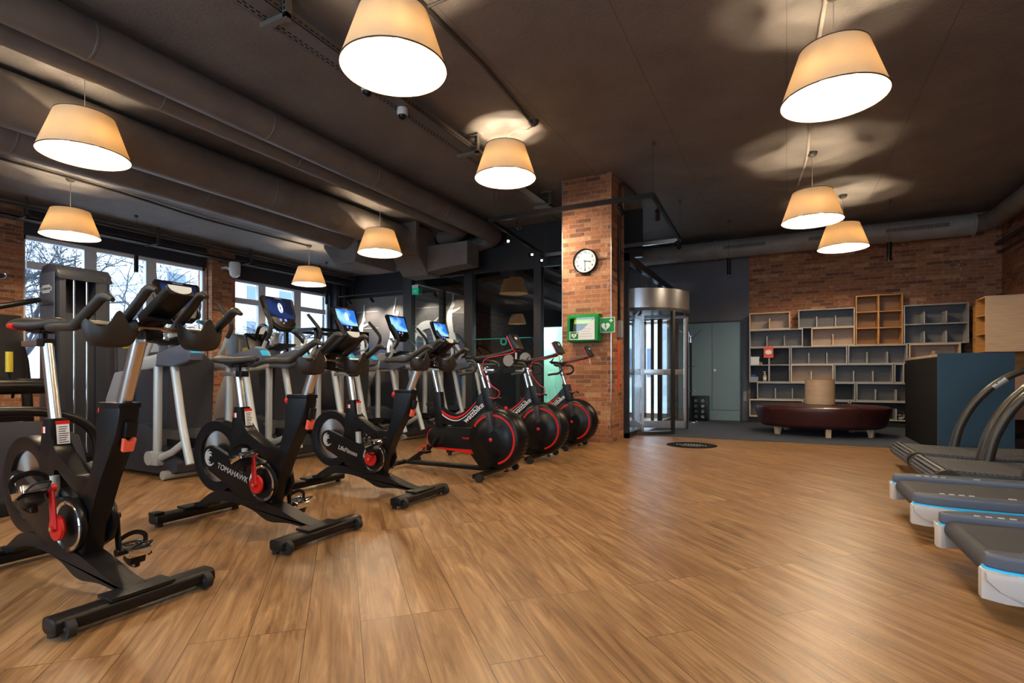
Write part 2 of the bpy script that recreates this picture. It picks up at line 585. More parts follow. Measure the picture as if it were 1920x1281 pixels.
class B:
    def __init__(s):
        s.bm = bmesh.new()
        s.mi = 0

    def _fin(s, faces):
        for f in faces:
            f.material_index = s.mi

    def box(s, x0, x1, y0, y1, z0, z1, bev=0.0, mat=None):
        vs_ = [s.bm.verts.new(v) for v in ((x0, y0, z0), (x1, y0, z0), (x1, y1, z0), (x0, y1, z0), (x0, y0, z1), (x1, y0, z1), (x1, y1, z1), (x0, y1, z1))]
        fs = [s.bm.faces.new([vs_[i] for i in q]) for q in ((0, 3, 2, 1), (4, 5, 6, 7), (0, 1, 5, 4), (1, 2, 6, 5), (2, 3, 7, 6), (3, 0, 4, 7))]
        s._fin(fs)
        if mat is not None:
            for v in vs_:
                v.co = mat @ v.co
        if bev:
            es = list({e for f in fs for e in f.edges})
            r = bmesh.ops.bevel(s.bm, geom=es, offset=bev, segments=2, affect='EDGES', profile=0.7)
            s._fin(r['faces'])
        return s

    def cbox(s, c, size, rot=(0, 0, 0), bev=0.0):
        m = Matrix.Translation(c) @ (Matrix.Rotation(rot[2], 4, 'Z') @ Matrix.Rotation(rot[1], 4, 'Y') @ Matrix.Rotation(rot[0], 4, 'X'))
        a, b, d = (v / 2 for v in size)
        return s.box(-a, a, -b, b, -d, d, bev, m)

    def sweep(s, pts, rad, seg=10, up=(0, 0, 1), sq=1.0, caps=True, closed=False):
        P = [Vector(p) for p in pts]
        n = len(P)
        up = Vector(up)
        rings = []
        for i, p in enumerate(P):
            if closed:
                T = P[(i + 1) % n] - P[i - 1]
            else:
                T = P[min(i + 1, n - 1)] - P[max(i - 1, 0)]
            T.normalize()
            N = up - up.dot(T) * T
            if N.length < 1e-3:
                alt = Vector((1, 0, 0)) if abs(T.x) < 0.9 else Vector((0, 1, 0))
                N = alt - alt.dot(T) * T
            N.normalize()
            Bn = T.cross(N)
            r = rad[i] if isinstance(rad, list) else rad
            rx, ry = r if isinstance(r, tuple) else (r, r)
            ring = []
            for k in range(seg):
                a = 2 * PI * k / seg + (PI / seg if sq < 1 else 0)
                c_, s_ = math.cos(a), math.sin(a)
                c_ = math.copysign(abs(c_) ** sq, c_)
                s_ = math.copysign(abs(s_) ** sq, s_)
                ring.append(s.bm.verts.new(p + Bn * (rx * c_) + N * (ry * s_)))
            rings.append(ring)
        fs = []
        m = n if closed else n - 1
        for i in range(m):
            a, b = rings[i], rings[(i + 1) % n]
            for k in range(seg):
                fs.append(s.bm.faces.new((a[k], a[(k + 1) % seg], b[(k + 1) % seg], b[k])))
        if caps and not closed:
            fs.append(s.bm.faces.new(rings[0][::-1]))
            fs.append(s.bm.faces.new(rings[-1]))
        s._fin(fs)
        return s

    def tube(s, pts, r, seg=10, k=0, **kw):
        P = catmull(pts, k) if k else pts
        if k and isinstance(r, list):
            rr = []
            for i in range(len(r) - 1):
                for j in range(k):
                    t = j / k
                    if isinstance(r[i], tuple):
                        rr.append(tuple(a + (b - a) * t for a, b in zip(r[i], r[i + 1])))
                    else:
                        rr.append(r[i] + (r[i + 1] - r[i]) * t)
            rr.append(r[-1])
            r = rr
        return s.sweep(P, r, seg, **kw)

    def cyl(s, a, b, r, seg=16, r2=None):
        return s.sweep([a, b], [r, r if r2 is None else r2], seg)

    def lathe(s, prof, c=(0, 0, 0), axis='Z', seg=24, closed=False, a0=0.0, a1=2 * PI):
        full = abs(a1 - a0 - 2 * PI) < 1e-6
        n = seg if full else seg + 1
        cv = Vector(c)
        rings = []
        for k in range(n):
            a = a0 + (a1 - a0) * k / seg
            ring = []
            for r, h in prof:
                u, v = r * math.cos(a), r * math.sin(a)
                if axis == 'Z':
                    p = Vector((u, v, h))
                elif axis == 'Y':
                    p = Vector((u, h, v))
                else:
                    p = Vector((h, u, v))
                ring.append(s.bm.verts.new(cv + p))
            rings.append(ring)
        fs = []
        m = len(prof)
        for k in range(n if full else n - 1):
            a, b = rings[k], rings[(k + 1) % n]
            for i in range(m if closed else m - 1):
                j = (i + 1) % m
                fs.append(s.bm.faces.new((a[i], b[i], b[j], a[j])))
        s._fin(fs)
        bmesh.ops.remove_doubles(s.bm, verts=[v for rg in rings for v in rg if v.is_valid], dist=1e-5)
        return s

    def prism(s, prof, y0, y1, bev=0.0, axis='Y', seg=2):
        def P(a, b, h):
            if axis == 'Y':
                return (a, h, b)
            if axis == 'X':
                return (h, a, b)
            return (a, b, h)
        A = [s.bm.verts.new(P(a, b, y0)) for a, b in prof]
        C = [s.bm.verts.new(P(a, b, y1)) for a, b in prof]
        n = len(prof)
        f1 = s.bm.faces.new(A)
        f2 = s.bm.faces.new(C[::-1])
        fs = [f1, f2]
        for i in range(n):
            fs.append(s.bm.faces.new((A[(i + 1) % n], A[i], C[i], C[(i + 1) % n])))
        s._fin(fs)
        if bev:
            es = list(set(f1.edges) | set(f2.edges))
            r = bmesh.ops.bevel(s.bm, geom=es, offset=bev, segments=seg, affect='EDGES', profile=0.6)
            s._fin(r['faces'])
        return s

    def grid(s, f, nu, nv, wrap=False):
        V = [[s.bm.verts.new(f(i / nu, j / nv)) for j in range(nv + 1)] for i in range(nu + (0 if wrap else 1))]
        fs = []
        for i in range(nu):
            i2 = (i + 1) % len(V) if wrap else i + 1
            for j in range(nv):
                fs.append(s.bm.faces.new((V[i][j], V[i2][j], V[i2][j + 1], V[i][j + 1])))
        s._fin(fs)
        return s

    def ball(s, c, r, sc_=(1, 1, 1), sub=2):
        m = Matrix.Translation(c) @ Matrix.Diagonal((*sc_, 1))
        g = bmesh.ops.create_icosphere(s.bm, subdivisions=sub, radius=r, matrix=m)
        s._fin({f for v in g['verts'] for f in v.link_faces})
        return s

    def mesh(s, name, mats, solid=0.0, smooth=True, ang=38):
        bmesh.ops.recalc_face_normals(s.bm, faces=s.bm.faces)
        if solid:
            bmesh.ops.solidify(s.bm, geom=list(s.bm.faces), thickness=solid)
        me = bpy.data.meshes.new(name)
        s.bm.to_mesh(me)
        s.bm.free()
        for m in mats:
            me.materials.append(m)
        if smooth:
            me.shade_smooth()
            me.set_sharp_from_angle(angle=R(ang))
        return me

def obj(name, b, mats, parent=None, loc=None, solid=0.0, smooth=True, label=None, ang=38):
    if not isinstance(mats, (list, tuple)):
        mats = [mats]
    mats = [M[m] if isinstance(m, str) else m for m in mats]
    o = bpy.data.objects.new(name, b.mesh(name, mats, solid, smooth, ang))
    sc.collection.objects.link(o)
    if parent:
        o.parent = parent
    if loc:
        o.location = loc
    if label:
        o['label'] = label
    return o

def tag(o, label, cat, group=None, kind=None):
    o['label'] = label
    o['category'] = cat
    if group:
        o['group'] = group
    if kind:
        o['kind'] = kind
    return o

def thing(name, label, cat, loc=(0, 0, 0), rz=0.0, group=None):
    o = bpy.data.objects.new(name, None)
    o.empty_display_size = 0.1
    sc.collection.objects.link(o)
    o.location = loc
    o.rotation_euler = (0, 0, rz)
    return tag(o, label, cat, group)

def struct(name, b, mats, label=None, smooth=False, parent=None, solid=0.0):
    o = obj(name, b, mats, parent, smooth=smooth, solid=solid)
    if not parent:
        o['kind'] = 'structure'
        if label:
            o['label'] = label
            o['category'] = name.split('_')[0]
    return o

def copy_tree(o, loc=None, rz=None, label=None, parent=None):
    c = o.copy()
    sc.collection.objects.link(c)
    if parent:
        c.parent = parent
    if loc is not None:
        c.location = loc
    if rz is not None:
        c.rotation_euler = (0, 0, rz)
    if label:
        c['label'] = label
    for ch in list(o.children):
        copy_tree(ch, parent=c)
    return c

def text(name, body, size, loc, rot, mat, parent=None, extrude=0.0006, align='CENTER', shear=0.0, label=None, sx=1.0):
    cu = bpy.data.curves.new(name, 'FONT')
    cu.body = body
    cu.size = size
    cu.align_x = align
    cu.align_y = 'CENTER'
    cu.extrude = extrude
    cu.shear = shear
    cu.offset = size * 0.012
    cu.materials.append(M[mat])
    o = bpy.data.objects.new(name, cu)
    sc.collection.objects.link(o)
    if parent:
        o.parent = parent
    me = bpy.data.meshes.new_from_object(o)
    bpy.data.objects.remove(o)
    o = bpy.data.objects.new(name, me)
    sc.collection.objects.link(o)
    if parent:
        o.parent = parent
    o.location = loc
    o.rotation_euler = rot
    o.scale = (sx, 1, 1)
    if label:
        o['label'] = label
    return o
FY = (R(90), 0, 0)          # lettering that faces -Y
FX = (R(90), 0, R(90))      # lettering that faces +X

# ------------------------------------------------------------------ the room
XL, XR, YF, YB = -11.4, 3.3, -3.0, 12.05
H = 3.8
struct('floor', B().box(XL - 0.3, XR + 0.3, YF - 0.3, YB + 0.3, -0.1, 0), 'floor')
struct('ceiling', B().box(XL - 0.3, XR + 0.3, YF - 0.3, YB + 0.3, H, H + 0.1), 'ceil')
b = B()   # left wall: brick piers, low wall and dark headers around two windows
b.mi = 0
b.box(XL - 0.3, XL, YF, 4.21, 0, H)
b.box(XL - 0.3, XL, 7.39, 8.01, 0, H)
b.box(XL - 0.3, XL, 4.21, 7.39, 0, 0.85)
b.box(XL - 0.3, XL, 8.01, 10.97, 0, 0.85)
b.mi = 1
b.box(XL - 0.3, XL, 4.21, 7.39, 3.33, H)
b.box(XL - 0.3, XL, 8.01, 10.97, 3.20, H)
b.box(XL - 0.3, XL, 10.97, 11.6, 0, H)
struct('wall_left', b, ['brick', 'navy'])
struct('trim_1', B().box(XL, XL + 0.14, 7.42, 7.98, 0, H), 'brick')
b = B()
for yy in (11.05, 11.3):
    b.box(XL, XL + 0.16, yy, yy + 0.12, 0, 3.55)
struct('trim_2', b, 'navy')
b = B()
for x0, x1 in ((-11.7, -6.5), (-2.3, -0.8), (3.2, XR + 0.2)):
    b.box(x0, x1, YF - 0.2, YF, 0, H)
for x0, x1 in ((-6.5, -2.3), (-0.8, 3.2)):
    b.box(x0, x1, YF - 0.2, YF, 0, 0.4).box(x0, x1, YF - 0.2, YF, 3.3, H)
struct('wall_rear', b, 'navy')
struct('wall_right', B().box(XR, XR + 0.2, YF, YB + 0.2, 0, H), 'brick')
b = B()
b.mi = 0
b.box(-0.69, XR, YB, YB + 0.2, 0, H)
b.mi = 1
b.box(-2.3, -0.69, YB, YB + 0.2, 0, H)
b.box(-3.4, -2.3, YB, YB + 0.2, 2.7, H)
struct('wall_back', b, ['brick', 'grey_wall'])
struct('baseboard_back', B().box(-0.69, XR, YB - 0.03, YB, 0.006, 0.12), 'navy')
struct('wall_mural', B().box(XL, -7.2, 11.6, 11.75, 0, 3.15), 'mural')
struct('wall_mural_top', B().box(XL, -7.2, 11.58, 11.75, 3.15, H), 'black_paint')
b = B()
b.box(-7.2, -5.5, 12.05, 12.2, 0, H)
b.box(-5.5, -4.55, 12.05, 12.2, 2.14, H)
b.box(-4.55, -3.35, 12.05, 12.2, 0, H)
b.box(-7.3, -7.2, 11.6, 12.2, 0, H)
b.box(-3.45, -3.40, 9.22, 12.05, 0, H)
struct('wall_studio', b, 'black_paint')
b = B()   # pale lit room beyond the studio's doorway
b.box(-5.7, -5.6, 12.2, 13.8, 0, 2.5)
b.box(-4.5, -4.4, 12.2, 13.8, 0, 2.5)
b.box(-5.7, -4.4, 13.8, 13.9, 0, 2.5)
b.box(-5.7, -4.4, 12.2, 13.9, 2.5, 2.6)
b.box(-5.7, -4.4, 12.2, 13.9, -0.1, 0.0)
struct('wall_changing_room', b, 'mint')
pl = bpy.data.lights.new('changing_room_light', 'POINT')
pl.energy = 110
pl.color = (0.9, 1.0, 0.95)
pl.shadow_soft_size = 0.15
po = bpy.data.objects.new('changing_room_light', pl)
sc.collection.objects.link(po)
po.location = (-5.0, 13.0, 2.2)
tag(obj('added_ceiling_lamp', B().lathe([(0, 2.40), (.16, 2.40), (.18, 2.44), (.18, 2.5), (0, 2.5)], (-5.0, 13.0, 0), seg=32), 'white'), 'added round white ceiling lamp in the mint green room behind the studio', 'ceiling lamp')  # fixture added to go with the room's point light
struct('trim_3', B().box(-5.02, -4.5, 13.74, 13.8, 0, 2.5), 'white')

tag(obj('carpet', B().box(-2.1, XR, 8.48, YB, 0.0, 0.006), 'carpet', smooth=False), 'dark charcoal carpet laid in front of the shelving and entrance', 'carpet')

# windows in the left wall
def window(name, y0, y1, z0, z1, panes, transoms):
    b = B()
    f = 0.055
    x0, x1 = XL - 0.16, XL - 0.07
    b.box(x0, x1, y0, y1, z0, z0 + f)
    b.box(x0, x1, y0, y1, z1 - 0.07, z1)
    b.box(x0, x1, y0, y0 + 0.05, z0, z1)
    b.box(x0, x1, y1 - 0.05, y1, z0, z1)
    for a, c in zip(panes[:-1], panes[1:]):
        b.box(x0, x1 + 0.01, a[1], c[0], z0 + f, z1 - 0.07, 0.006)
        b.box(x1 + 0.01, x1 + 0.02, (a[1] + c[0]) / 2 - 0.012, (a[1] + c[0]) / 2 + 0.012, z1 - 0.2, z1 - 0.1)
    for (a, c), t in zip(panes, transoms):
        if t:
            b.box(x0 + 0.01, x1 + 0.006, a, c, t - 0.07, t + 0.06, 0.006)
            b.box(x1, x1 + 0.02, a + 0.05, a + 0.15, t - 0.01, t + 0.01)
    o = struct(name, b, 'white_frame', 'white framed ' + ('three-pane window behind the tall weight tower' if y0 < 5 else 'three-pane window beyond the brick pier'))
    struct('window_glass', B().box(XL - 0.125, XL - 0.12, y0 + 0.04, y1 - 0.04, z0 + 0.04, z1 - 0.05), 'glass', parent=o)
    struct('window_sill', B().box(XL - 0.3, XL + 0.06, y0, y1, z0 - 0.04, z0), 'white_frame', parent=o)
    return o
window('window_1', 4.21, 7.39, 0.85, 3.33, [(4.28, 5.11), (5.31, 6.17), (6.37, 7.25)], [2.84, None, 2.80])
window('window_2', 8.01, 10.97, 0.85, 3.22, [(8.05, 8.74), (8.94, 9.8), (10.02, 10.87)], [2.72, 2.72, 2.72])
for nm, x0, x1 in (('window_3', -0.8, 3.2), ('window_12', -6.5, -2.3)):  # unseen windows behind the camera, added to supply daylight and fill
    b = B()
    for k in range(4):
        xx = x0 + (x1 - x0 - .08) * k / 3
        b.box(xx, xx + 0.08, YF - 0.14, YF - 0.06, 0.4, 3.3)
    b.box(x0, x1, YF - 0.14, YF - 0.06, 0.4, 0.48).box(x0, x1, YF - 0.14, YF - 0.06, 3.22, 3.3)
    o = struct(nm, b, 'white_frame')
    struct('window_glass', B().box(x0 + .05, x1 - .05, YF - 0.105, YF - 0.10, 0.45, 3.25), 'glass', parent=o)

# brick pillar
t = struct('pillar', B().box(-2.92, -2.19, 7.28, 7.92, 0, H), 'brick')
b = B()
for x, y in ((-2.925, 7.275), (-2.19, 7.275), (-2.19, 7.915)):
    b.box(x, x + 0.008, y, y + 0.008, 0, H)
struct('trim_4', b, 'silver')
b = B()
b.tube([(-2.165, 7.62, 1.75), (-2.165, 7.62, 3.72), (-2.13, 7.72, 3.78), (-2.1, 8.3, 3.78)], 0.022, 8)
tag(obj('cable_conduit', b, 'dcord'), 'dark cable conduit running up the side of the brick pillar', 'conduit')
o = tag(obj('wall_switch_box', B().box(-2.19, -2.13, 7.58, 7.70, 1.50, 1.75, 0.008), 'grey_panel'), 'grey junction box at the foot of the pillar conduit', 'box')
o = tag(obj('warning_strip', B().box(-2.19, -2.184, 7.60, 7.70, 0.72, 1.46), 'orange'), 'orange-red notice strip on the pillar side below the grey box', 'sign')
b = B()
for i in range(9):
    b.box(-2.184, -2.182, 7.61, 7.69, 0.76 + i * 0.078, 0.762 + i * 0.078)
obj('ruled_lines', b, 'salmon', o)

# glass partition of the studio, Y = 9.1
PY = 9.1
b = B()
b.box(-7.30, -2.2, PY, PY + 0.10, 2.98, H)
for x0, x1 in ((-7.30, -7.08), (-5.76, -5.57), (-4.22, -4.07), (-3.52, -3.35)):
    b.box(x0, x1, PY - 0.02, PY + 0.12, 0, 3.3)
b.box(-7.30, -3.4, PY, PY + 0.10, 0, 0.08)
b.box(-7.40, -7.28, PY + 0.1, 11.6, 2.98, 3.3)
b.box(-7.40, -7.28, 10.55, 10.67, 0, 3.0)
b.box(-7.40, -7.28, PY + 0.1, 11.6, 0, 0.08)
struct('partition', b, 'dframe')
for i, (x0, x1) in enumerate(((-7.08, -5.76), (-5.57, -4.22), (-4.07, -3.52))):
    struct('window_%d' % (i + 4), B().box(x0, x1, PY + 0.05, PY + 0.052, 0.08, 2.98), 'dglass')
struct('window_7', B().box(-7.342, -7.34, PY + 0.12, 10.55, 0.08, 2.98), 'clear')
struct('window_8', B().box(-7.342, -7.34, 10.67, 11.6, 0.08, 2.98), 'clear')
b = B()
b.box(-7.0, -4.3, PY + 0.02, PY + 0.04, 1.66, 1.675)
o = tag(obj('vinyl_lettering', b, 'teal_vinyl'), 'teal vinyl line and letters on the studio glass', 'lettering')
text('letters', 'ove', 0.30, (-4.75, PY + 0.03, 1.63), FY, 'teal_vinyl', o)
for x, z in ((-4.42, 1.27), (-4.78, 1.24)):
    tag(obj('frosted_dot', B().lathe([(0, -0.002), (0.115, -0.002), (0.115, 0.002), (0, 0.002)], (x, PY + 0.03, z), 'Y', 32), 'frost'),
        'pale frosted disc on the studio glass, ' + ('nearer the brick pillar' if x > -4.5 else 'farther from the brick pillar'), 'sticker', 'frosted discs on the studio glass')
b = B().box(-7.06, -6.90, PY - 0.02, PY - 0.005, 2.66, 2.80)
o = tag(obj('exit_sign', b, 'exitsign'), 'small green exit sign with arrow on the studio glass', 'sign')
b = B().prism([(-7.03, 2.722), (-6.97, 2.722), (-6.97, 2.70), (-6.93, 2.73), (-6.97, 2.76), (-6.97, 2.738), (-7.03, 2.738)], PY - 0.024, PY - 0.021)
b.box(-7.06, -6.90, PY - 0.024, PY - 0.021, 2.80, 2.86)
obj('arrow', b, 'white_ink', o)

# ------------------------------------------------------------------ mural figures
def figure(name, label, limbs, ox, oz, s_=1.0):
    b = B()
    for li in limbs:
        pts = [(ox + p[0] * s_, 11.583, oz + p[1] * s_) for p in li]
        rr = [(p[2] * s_, 0.004) for p in li]
        b.tube(pts, rr, 10, k=4, up=(0, 1, 0))
    return tag(obj(name, b, 'figure'), label, 'mural')
serve = [
    [(0.0, 0.0, .07), (-0.05, .25, .10), (-0.1, .5, .11), (-0.08, .72, .10), (-0.02, .86, .05)],
    [(0.02, .90, .04), (0.04, .97, .07), (0.04, 1.05, .05)],
    [(-0.05, .80, .05), (.03, 1.05, .04), (.05, 1.3, .03), (.05, 1.5, .025)],
    [(0.0, .75, .05), (.18, .8, .035), (.32, .86, .03)],
    [(0.02, .05, .08), (.12, -.2, .07), (.25, -.45, .05), (.42, -.62, .04), (.55, -.70, .035)],
    [(-0.05, .05, .08), (-.02, -.3, .07), (.02, -.6, .05), (.0, -.95, .035), (.06, -1.0, .03)]]
figure('mural_figure', 'white tennis player reaching up, printed on the wall beside the windows', serve, -10.75, 1.75, 0.8)
leap = [
    [(0.0, 0.0, .07), (0.05, .25, .10), (0.12, .5, .10), (0.16, .72, .06)],
    [(.2, .75, .04), (.24, .82, .06), (.27, .9, .04)],
    [(.12, .66, .045), (.1, .9, .035), (.16, 1.15, .03), (.2, 1.35, .02)],
    [(.15, .62, .045), (.35, .66, .035), (.52, .62, .025)],
    [(0.0, .03, .08), (-.12, -.25, .06), (-.1, -.55, .045), (-.05, -.75, .03)],
    [(0.03, .02, .08), (.05, -.3, .06), (-.12, -.55, .045), (-.22, -.85, .03)]]
figure('mural_figure', 'white leaping athlete printed on the wall left of the studio post', leap, -9.72, 1.95, 0.85)
crouch = [
    [(-.35, .15, .10), (-.15, .30, .13), (.08, .36, .13), (.28, .34, .10)],
    [(.34, .34, .05), (.42, .32, .085), (.5, .28, .06)],
    [(.22, .30, .07), (.30, .05, .05), (.36, -.2, .04), (.46, -.28, .03)],
    [(.30, .40, .05), (.42, .5, .03), (.5, .58, .02)],
    [(-.3, .12, .10), (-.05, -.0, .09), (-.02, -.25, .06), (.0, -.5, .04)],
    [(-.38, .12, .10), (-.5, -.15, .07), (-.72, -.35, .05), (-.85, -.5, .04)]]
figure('mural_figure', 'white crouching runner printed on the wall behind the studio glass', crouch, -8.55, 2.0, 0.85)
figure('mural_figure', 'white dancer with raised arm printed on the wall, rightmost of the mural', serve, -7.72, 2.0, 0.8)
for x0, x1, n_ in ((-11.0, -10.2, 1), (-8.9, -7.9, 2)):
    b = B()
    for z in (2.28, 2.75):
        b.box(x0, x1, 11.594, 11.599, z, z + 0.012)
    tag(obj('mural_line', b, 'figure'), 'thin white court lines printed ' + ('beside the tennis player' if n_ == 1 else 'above the crouching runner'), 'mural')

# ------------------------------------------------------------------ spotlights with visible heads
def spot_head(loc, aim, label, lit=False, group='track spotlights', r=0.035, hang=0.10):
    d = (Vector(aim) - Vector(loc)).normalized()
    t_ = thing('track_spotlight', label, 'spotlight', loc, group=group)
    b = B().sweep([-d * 0.07, -d * 0.06, d * 0.06], [r * 0.8, r, r], 14)
    obj('lamp_head', b, 'black', t_)
    obj('stem', B().cyl((0, 0, 0.0), (0, 0, hang), 0.009, 8), 'black', t_)
    if lit:
        obj('lens', B().sweep([d * 0.058, d * 0.064], r * 0.5, 14), 'spot_glow', t_)
    return t_

# ------------------------------------------------------------------ the pendant lamps
def make_pendant():
    t_ = thing('pendant_lamp', '', 'pendant lamp', group='cone-shaped pendant lamps')
    obj('lamp_shade', B().lathe([(0.355, 0), (0.230, 0.37)], seg=64), 'shade', t_)
    b = B()
    b.lathe([(0.357, -0.004), (0.359, 0.004), (0.353, 0.004), (0.352, -0.004)], seg=64, closed=True)
    obj('lower_rim', b, 'rim', t_)
    b = B()
    b.lathe([(0.231, 0.366), (0.233, 0.374), (0.227, 0.374), (0.226, 0.366)], seg=48, closed=True)
    obj('upper_rim', b, 'rim', t_)
    b = B()
    for i in range(3):
        a = 2 * PI * i / 3 + 0.5
        b.cyl((0, 0, 0.30), (0.232 * math.cos(a), 0.232 * math.sin(a), 0.355), 0.004, 6)
    b.cyl((0, 0, 0.26), (0, 0, 0.36), 0.02, 12)
    for i in range(3):
        a = 2 * PI * i / 3
        c = Vector((0.14 * math.cos(a), 0.14 * math.sin(a), 0))
        b.cyl((0, 0, 0.28), c + Vector((0, 0, 0.235)), 0.006, 8)
        b.cyl(c + Vector((0, 0, 0.24)), c + Vector((0, 0, 0.165)), 0.017, 12)
    obj('socket_cluster', b, 'socket', t_)
    for i in range(3):
        a = 2 * PI * i / 3
        bb = B().lathe([(0, 0.075), (0.018, 0.08), (0.029, 0.10), (0.03, 0.12), (0.022, 0.14), (0.014, 0.162), (0, 0.163)], (0.14 * math.cos(a), 0.14 * math.sin(a), 0), seg=12)
        obj('bulb', bb, 'bulb', t_)
    return t_
LAMPS = [   # x, y, z of shade bottom, canopy x,y, label
    (-5.78, 2.58, 2.98, 0, 0, 'glowing cone pendant lamp hung under the large ducts, nearest to the tall weight tower'),
    (-9.2, 3.93, 2.96, 0, 0, 'glowing cone pendant lamp near the window behind the tall weight tower'),
    (-2.36, 2.84, 3.02, 0, 0, 'glowing cone pendant lamp above the spin bikes, cut by the top of the picture'),
    (-2.92, 5.5, 3.25, 0.4, -0.08, 'glowing cone pendant lamp swagged close to the ceiling in front of the brick pillar'),
    (-5.9, 6.75, 2.94, 0, 0, 'glowing cone pendant lamp below the end of the spiral duct'),
    (-9.3, 8.35, 2.94, 0, 0, 'glowing cone pendant lamp near the second window, past the brick pier'),
    (0.31, 4.62, 3.0, 0, 0, 'largest-looking glowing cone pendant lamp over the open floor by the treadmills'),
    (0.29, 7.82, 2.92, 0, 0, 'glowing cone pendant lamp over the floor edge, middle of the right-hand row'),
    (0.79, 9.89, 2.96, 0, 0, 'glowing cone pendant lamp above the round leather bench'),
    (-9.3, -0.2, 2.95, 0, 0, 'pendant lamp out of view, seen only reflected in the studio glass'),
    (0.31, 1.35, 3.0, 0, 0, 'added pendant lamp for fill light, out of view, right above the viewer'),  # this and the next two are unseen lamps added for fill light
    (-2.6, -0.2, 3.0, 0, 0, 'added pendant lamp for fill light, out of view, left of the viewer'),
    (-5.8, -1.6, 3.0, 0, 0, 'added pendant lamp for fill light, out of view, behind the viewer on the left'),
]
lamp0 = make_pendant()
for i, (x, y, z, cx, cyy, lab) in enumerate(LAMPS):
    t_ = lamp0 if i == 0 else copy_tree(lamp0)
    t_.location = (x, y, z)
    t_['label'] = lab
    t_.rotation_euler = (0, 0, 0.7 * i)
for i, (x, y, z, cx, cyy, lab) in enumerate(LAMPS):
    t_ = [o for o in sc.objects if o.get('label') == lab][0]
    top = H - z
    c_, s_ = math.cos(-0.7 * i), math.sin(-0.7 * i)
    ex, ey = cx * c_ - cyy * s_, cx * s_ + cyy * c_
    b = B()
    if cx:
        b.tube([(0, 0, 0.36), (0, 0, top - 0.08), (ex * 0.4, ey * 0.4, top - 0.03), (ex * 0.75, ey * 0.75, top - 0.07), (ex, ey, top - 0.05)], 0.005, 6, k=6)
    else:
        b.cyl((0, 0, 0.36), (0, 0, top - 0.03), 0.0035, 6)
    obj('cord', b, 'cord', t_)
    obj('canopy', B().lathe([(0, -0.06), (0.03, -0.055), (0.055, -0.03), (0.062, 0.0), (0, 0)], (ex, ey, top), seg=20), 'dcord', t_)

# ------------------------------------------------------------------ ducts under the ceiling
def duct(name, label, x, z, r, y1, mat, tail=None, seams=()):
    b = B()
    pts = [(x, YF, z), (x, y1, z)]
    if tail:
        pts = [(x, YF, z)] + [(x, y1 - 0.01, z)] + catmull([(x, y1, z)] + tail, 6)[1:]
    b.sweep(pts, r, 32)
    for s_ in seams:
        b.lathe([(r - 0.002, -0.012), (r + 0.003, -0.008), (r + 0.003, 0.008), (r - 0.002, 0.012)], (x, s_, z), 'Y', 32)
    tag(obj(name, b, mat, ang=50), label, 'duct', 'round air ducts under the ceiling')
duct('air_duct', 'plain round duct nearest the room, running beside the cable tray', -4.88, 3.59, 0.16, 8.5, 'duct', [(-4.95, 8.85, 3.59), (-5.25, 9.02, 3.57), (-5.8, 9.05, 3.5)], (0.6, 2.2, 3.8, 5.4, 7.0))
duct('air_duct', 'thin round duct tucked between the two larger ducts', -5.36, 3.62, 0.12, 8.1, 'duct', [(-5.4, 8.4, 3.62), (-5.6, 8.55, 3.62), (-6.0, 8.6, 3.62)], (1.4, 3.0, 4.6, 6.2))
duct('air_duct', 'large spiral-wound duct above the row of cross trainers', -6.41, 3.50, 0.252, 7.9, 'spiral', None, (2.0, 5.0, 7.85))
duct('air_duct', 'large plain duct beyond the spiral duct, nearer the windows', -7.10, 3.47, 0.25, 7.15, 'duct', None, (2.5, 4.5, 6.3))
b = B()
b.box(-6.75, -6.05, 7.9, 8.0, 3.2, 3.79, 0.01)
b.prism([(8.0, 3.75), (8.0, 3.25), (8.35, 2.88), (8.75, 2.88), (8.75, 3.3), (8.5, 3.75)], -6.72, -6.11, 0.012, 'X')
tag(obj('duct_transition', b, 'duct', smooth=False), 'boxy duct elbow at the end of the spiral duct', 'duct')
b = B()
b.prism([(-6.1, 3.42), (-6.1, 2.92), (-5.6, 2.98), (-5.2, 3.0), (-5.2, 3.42)], 8.3, 8.72, 0.012)
tag(obj('duct_box', b, 'duct', smooth=False), 'flat rectangular duct running right from the boxy elbow', 'duct')
b = B()
b.prism([(-7.6, 3.3), (-7.35, 2.98), (-6.85, 2.98), (-6.78, 3.3), (-6.78, 3.7), (-7.6, 3.7)], 7.16, 8.3, 0.02)
tag(obj('duct_branch', b, 'duct', smooth=False), 'dropped duct box under the end of the far plain duct', 'duct')
# duct along the brick back wall
b = B()
b.sweep([(-4.0, 11.66, 3.52), (2.84, 11.66, 3.52)], 0.185, 32)
for x in (-1.55, -1.3, 0.9, 2.82):
    b.lathe([(0.183, -0.02), (0.196, -0.016), (0.196, 0.016), (0.183, 0.02)], (x, 11.66, 3.52), 'X', 32)
o = tag(obj('wall_duct', b, 'duct_pale', ang=50), 'pale grey round duct with grilles along the top of the back wall', 'duct')
def grille(x0, x1):
    y = 11.66 - 0.19
    g = B().box(x0, x1, y - 0.012, y + 0.03, 3.47, 3.57, 0.004)
    go = obj('grille', g, 'duct_pale', o, smooth=False)
    g = B()
    n_ = int((x1 - x0 - 0.03) / 0.022)
    for i in range(n_):
        g.box(x0 + 0.02 + i * 0.022, x0 + 0.03 + i * 0.022, y - 0.0135, y - 0.011, 3.485, 3.555)
    obj('slots', g, 'slot', go, smooth=False)
for x0, x1 in ((-1.15, -0.35), (0.35, 1.0), (1.55, 2.5)):
    grille(x0, x1)
b = B()
b.tube([(2.84, 11.66, 3.52), (2.98, 11.55, 3.52), (3.05, 11.3, 3.52), (3.05, -2.9, 3.52)], 0.15, 24)
tag(obj('side_duct', b, 'duct'), 'round duct running toward the viewer along the right-hand wall', 'duct')
b = B()
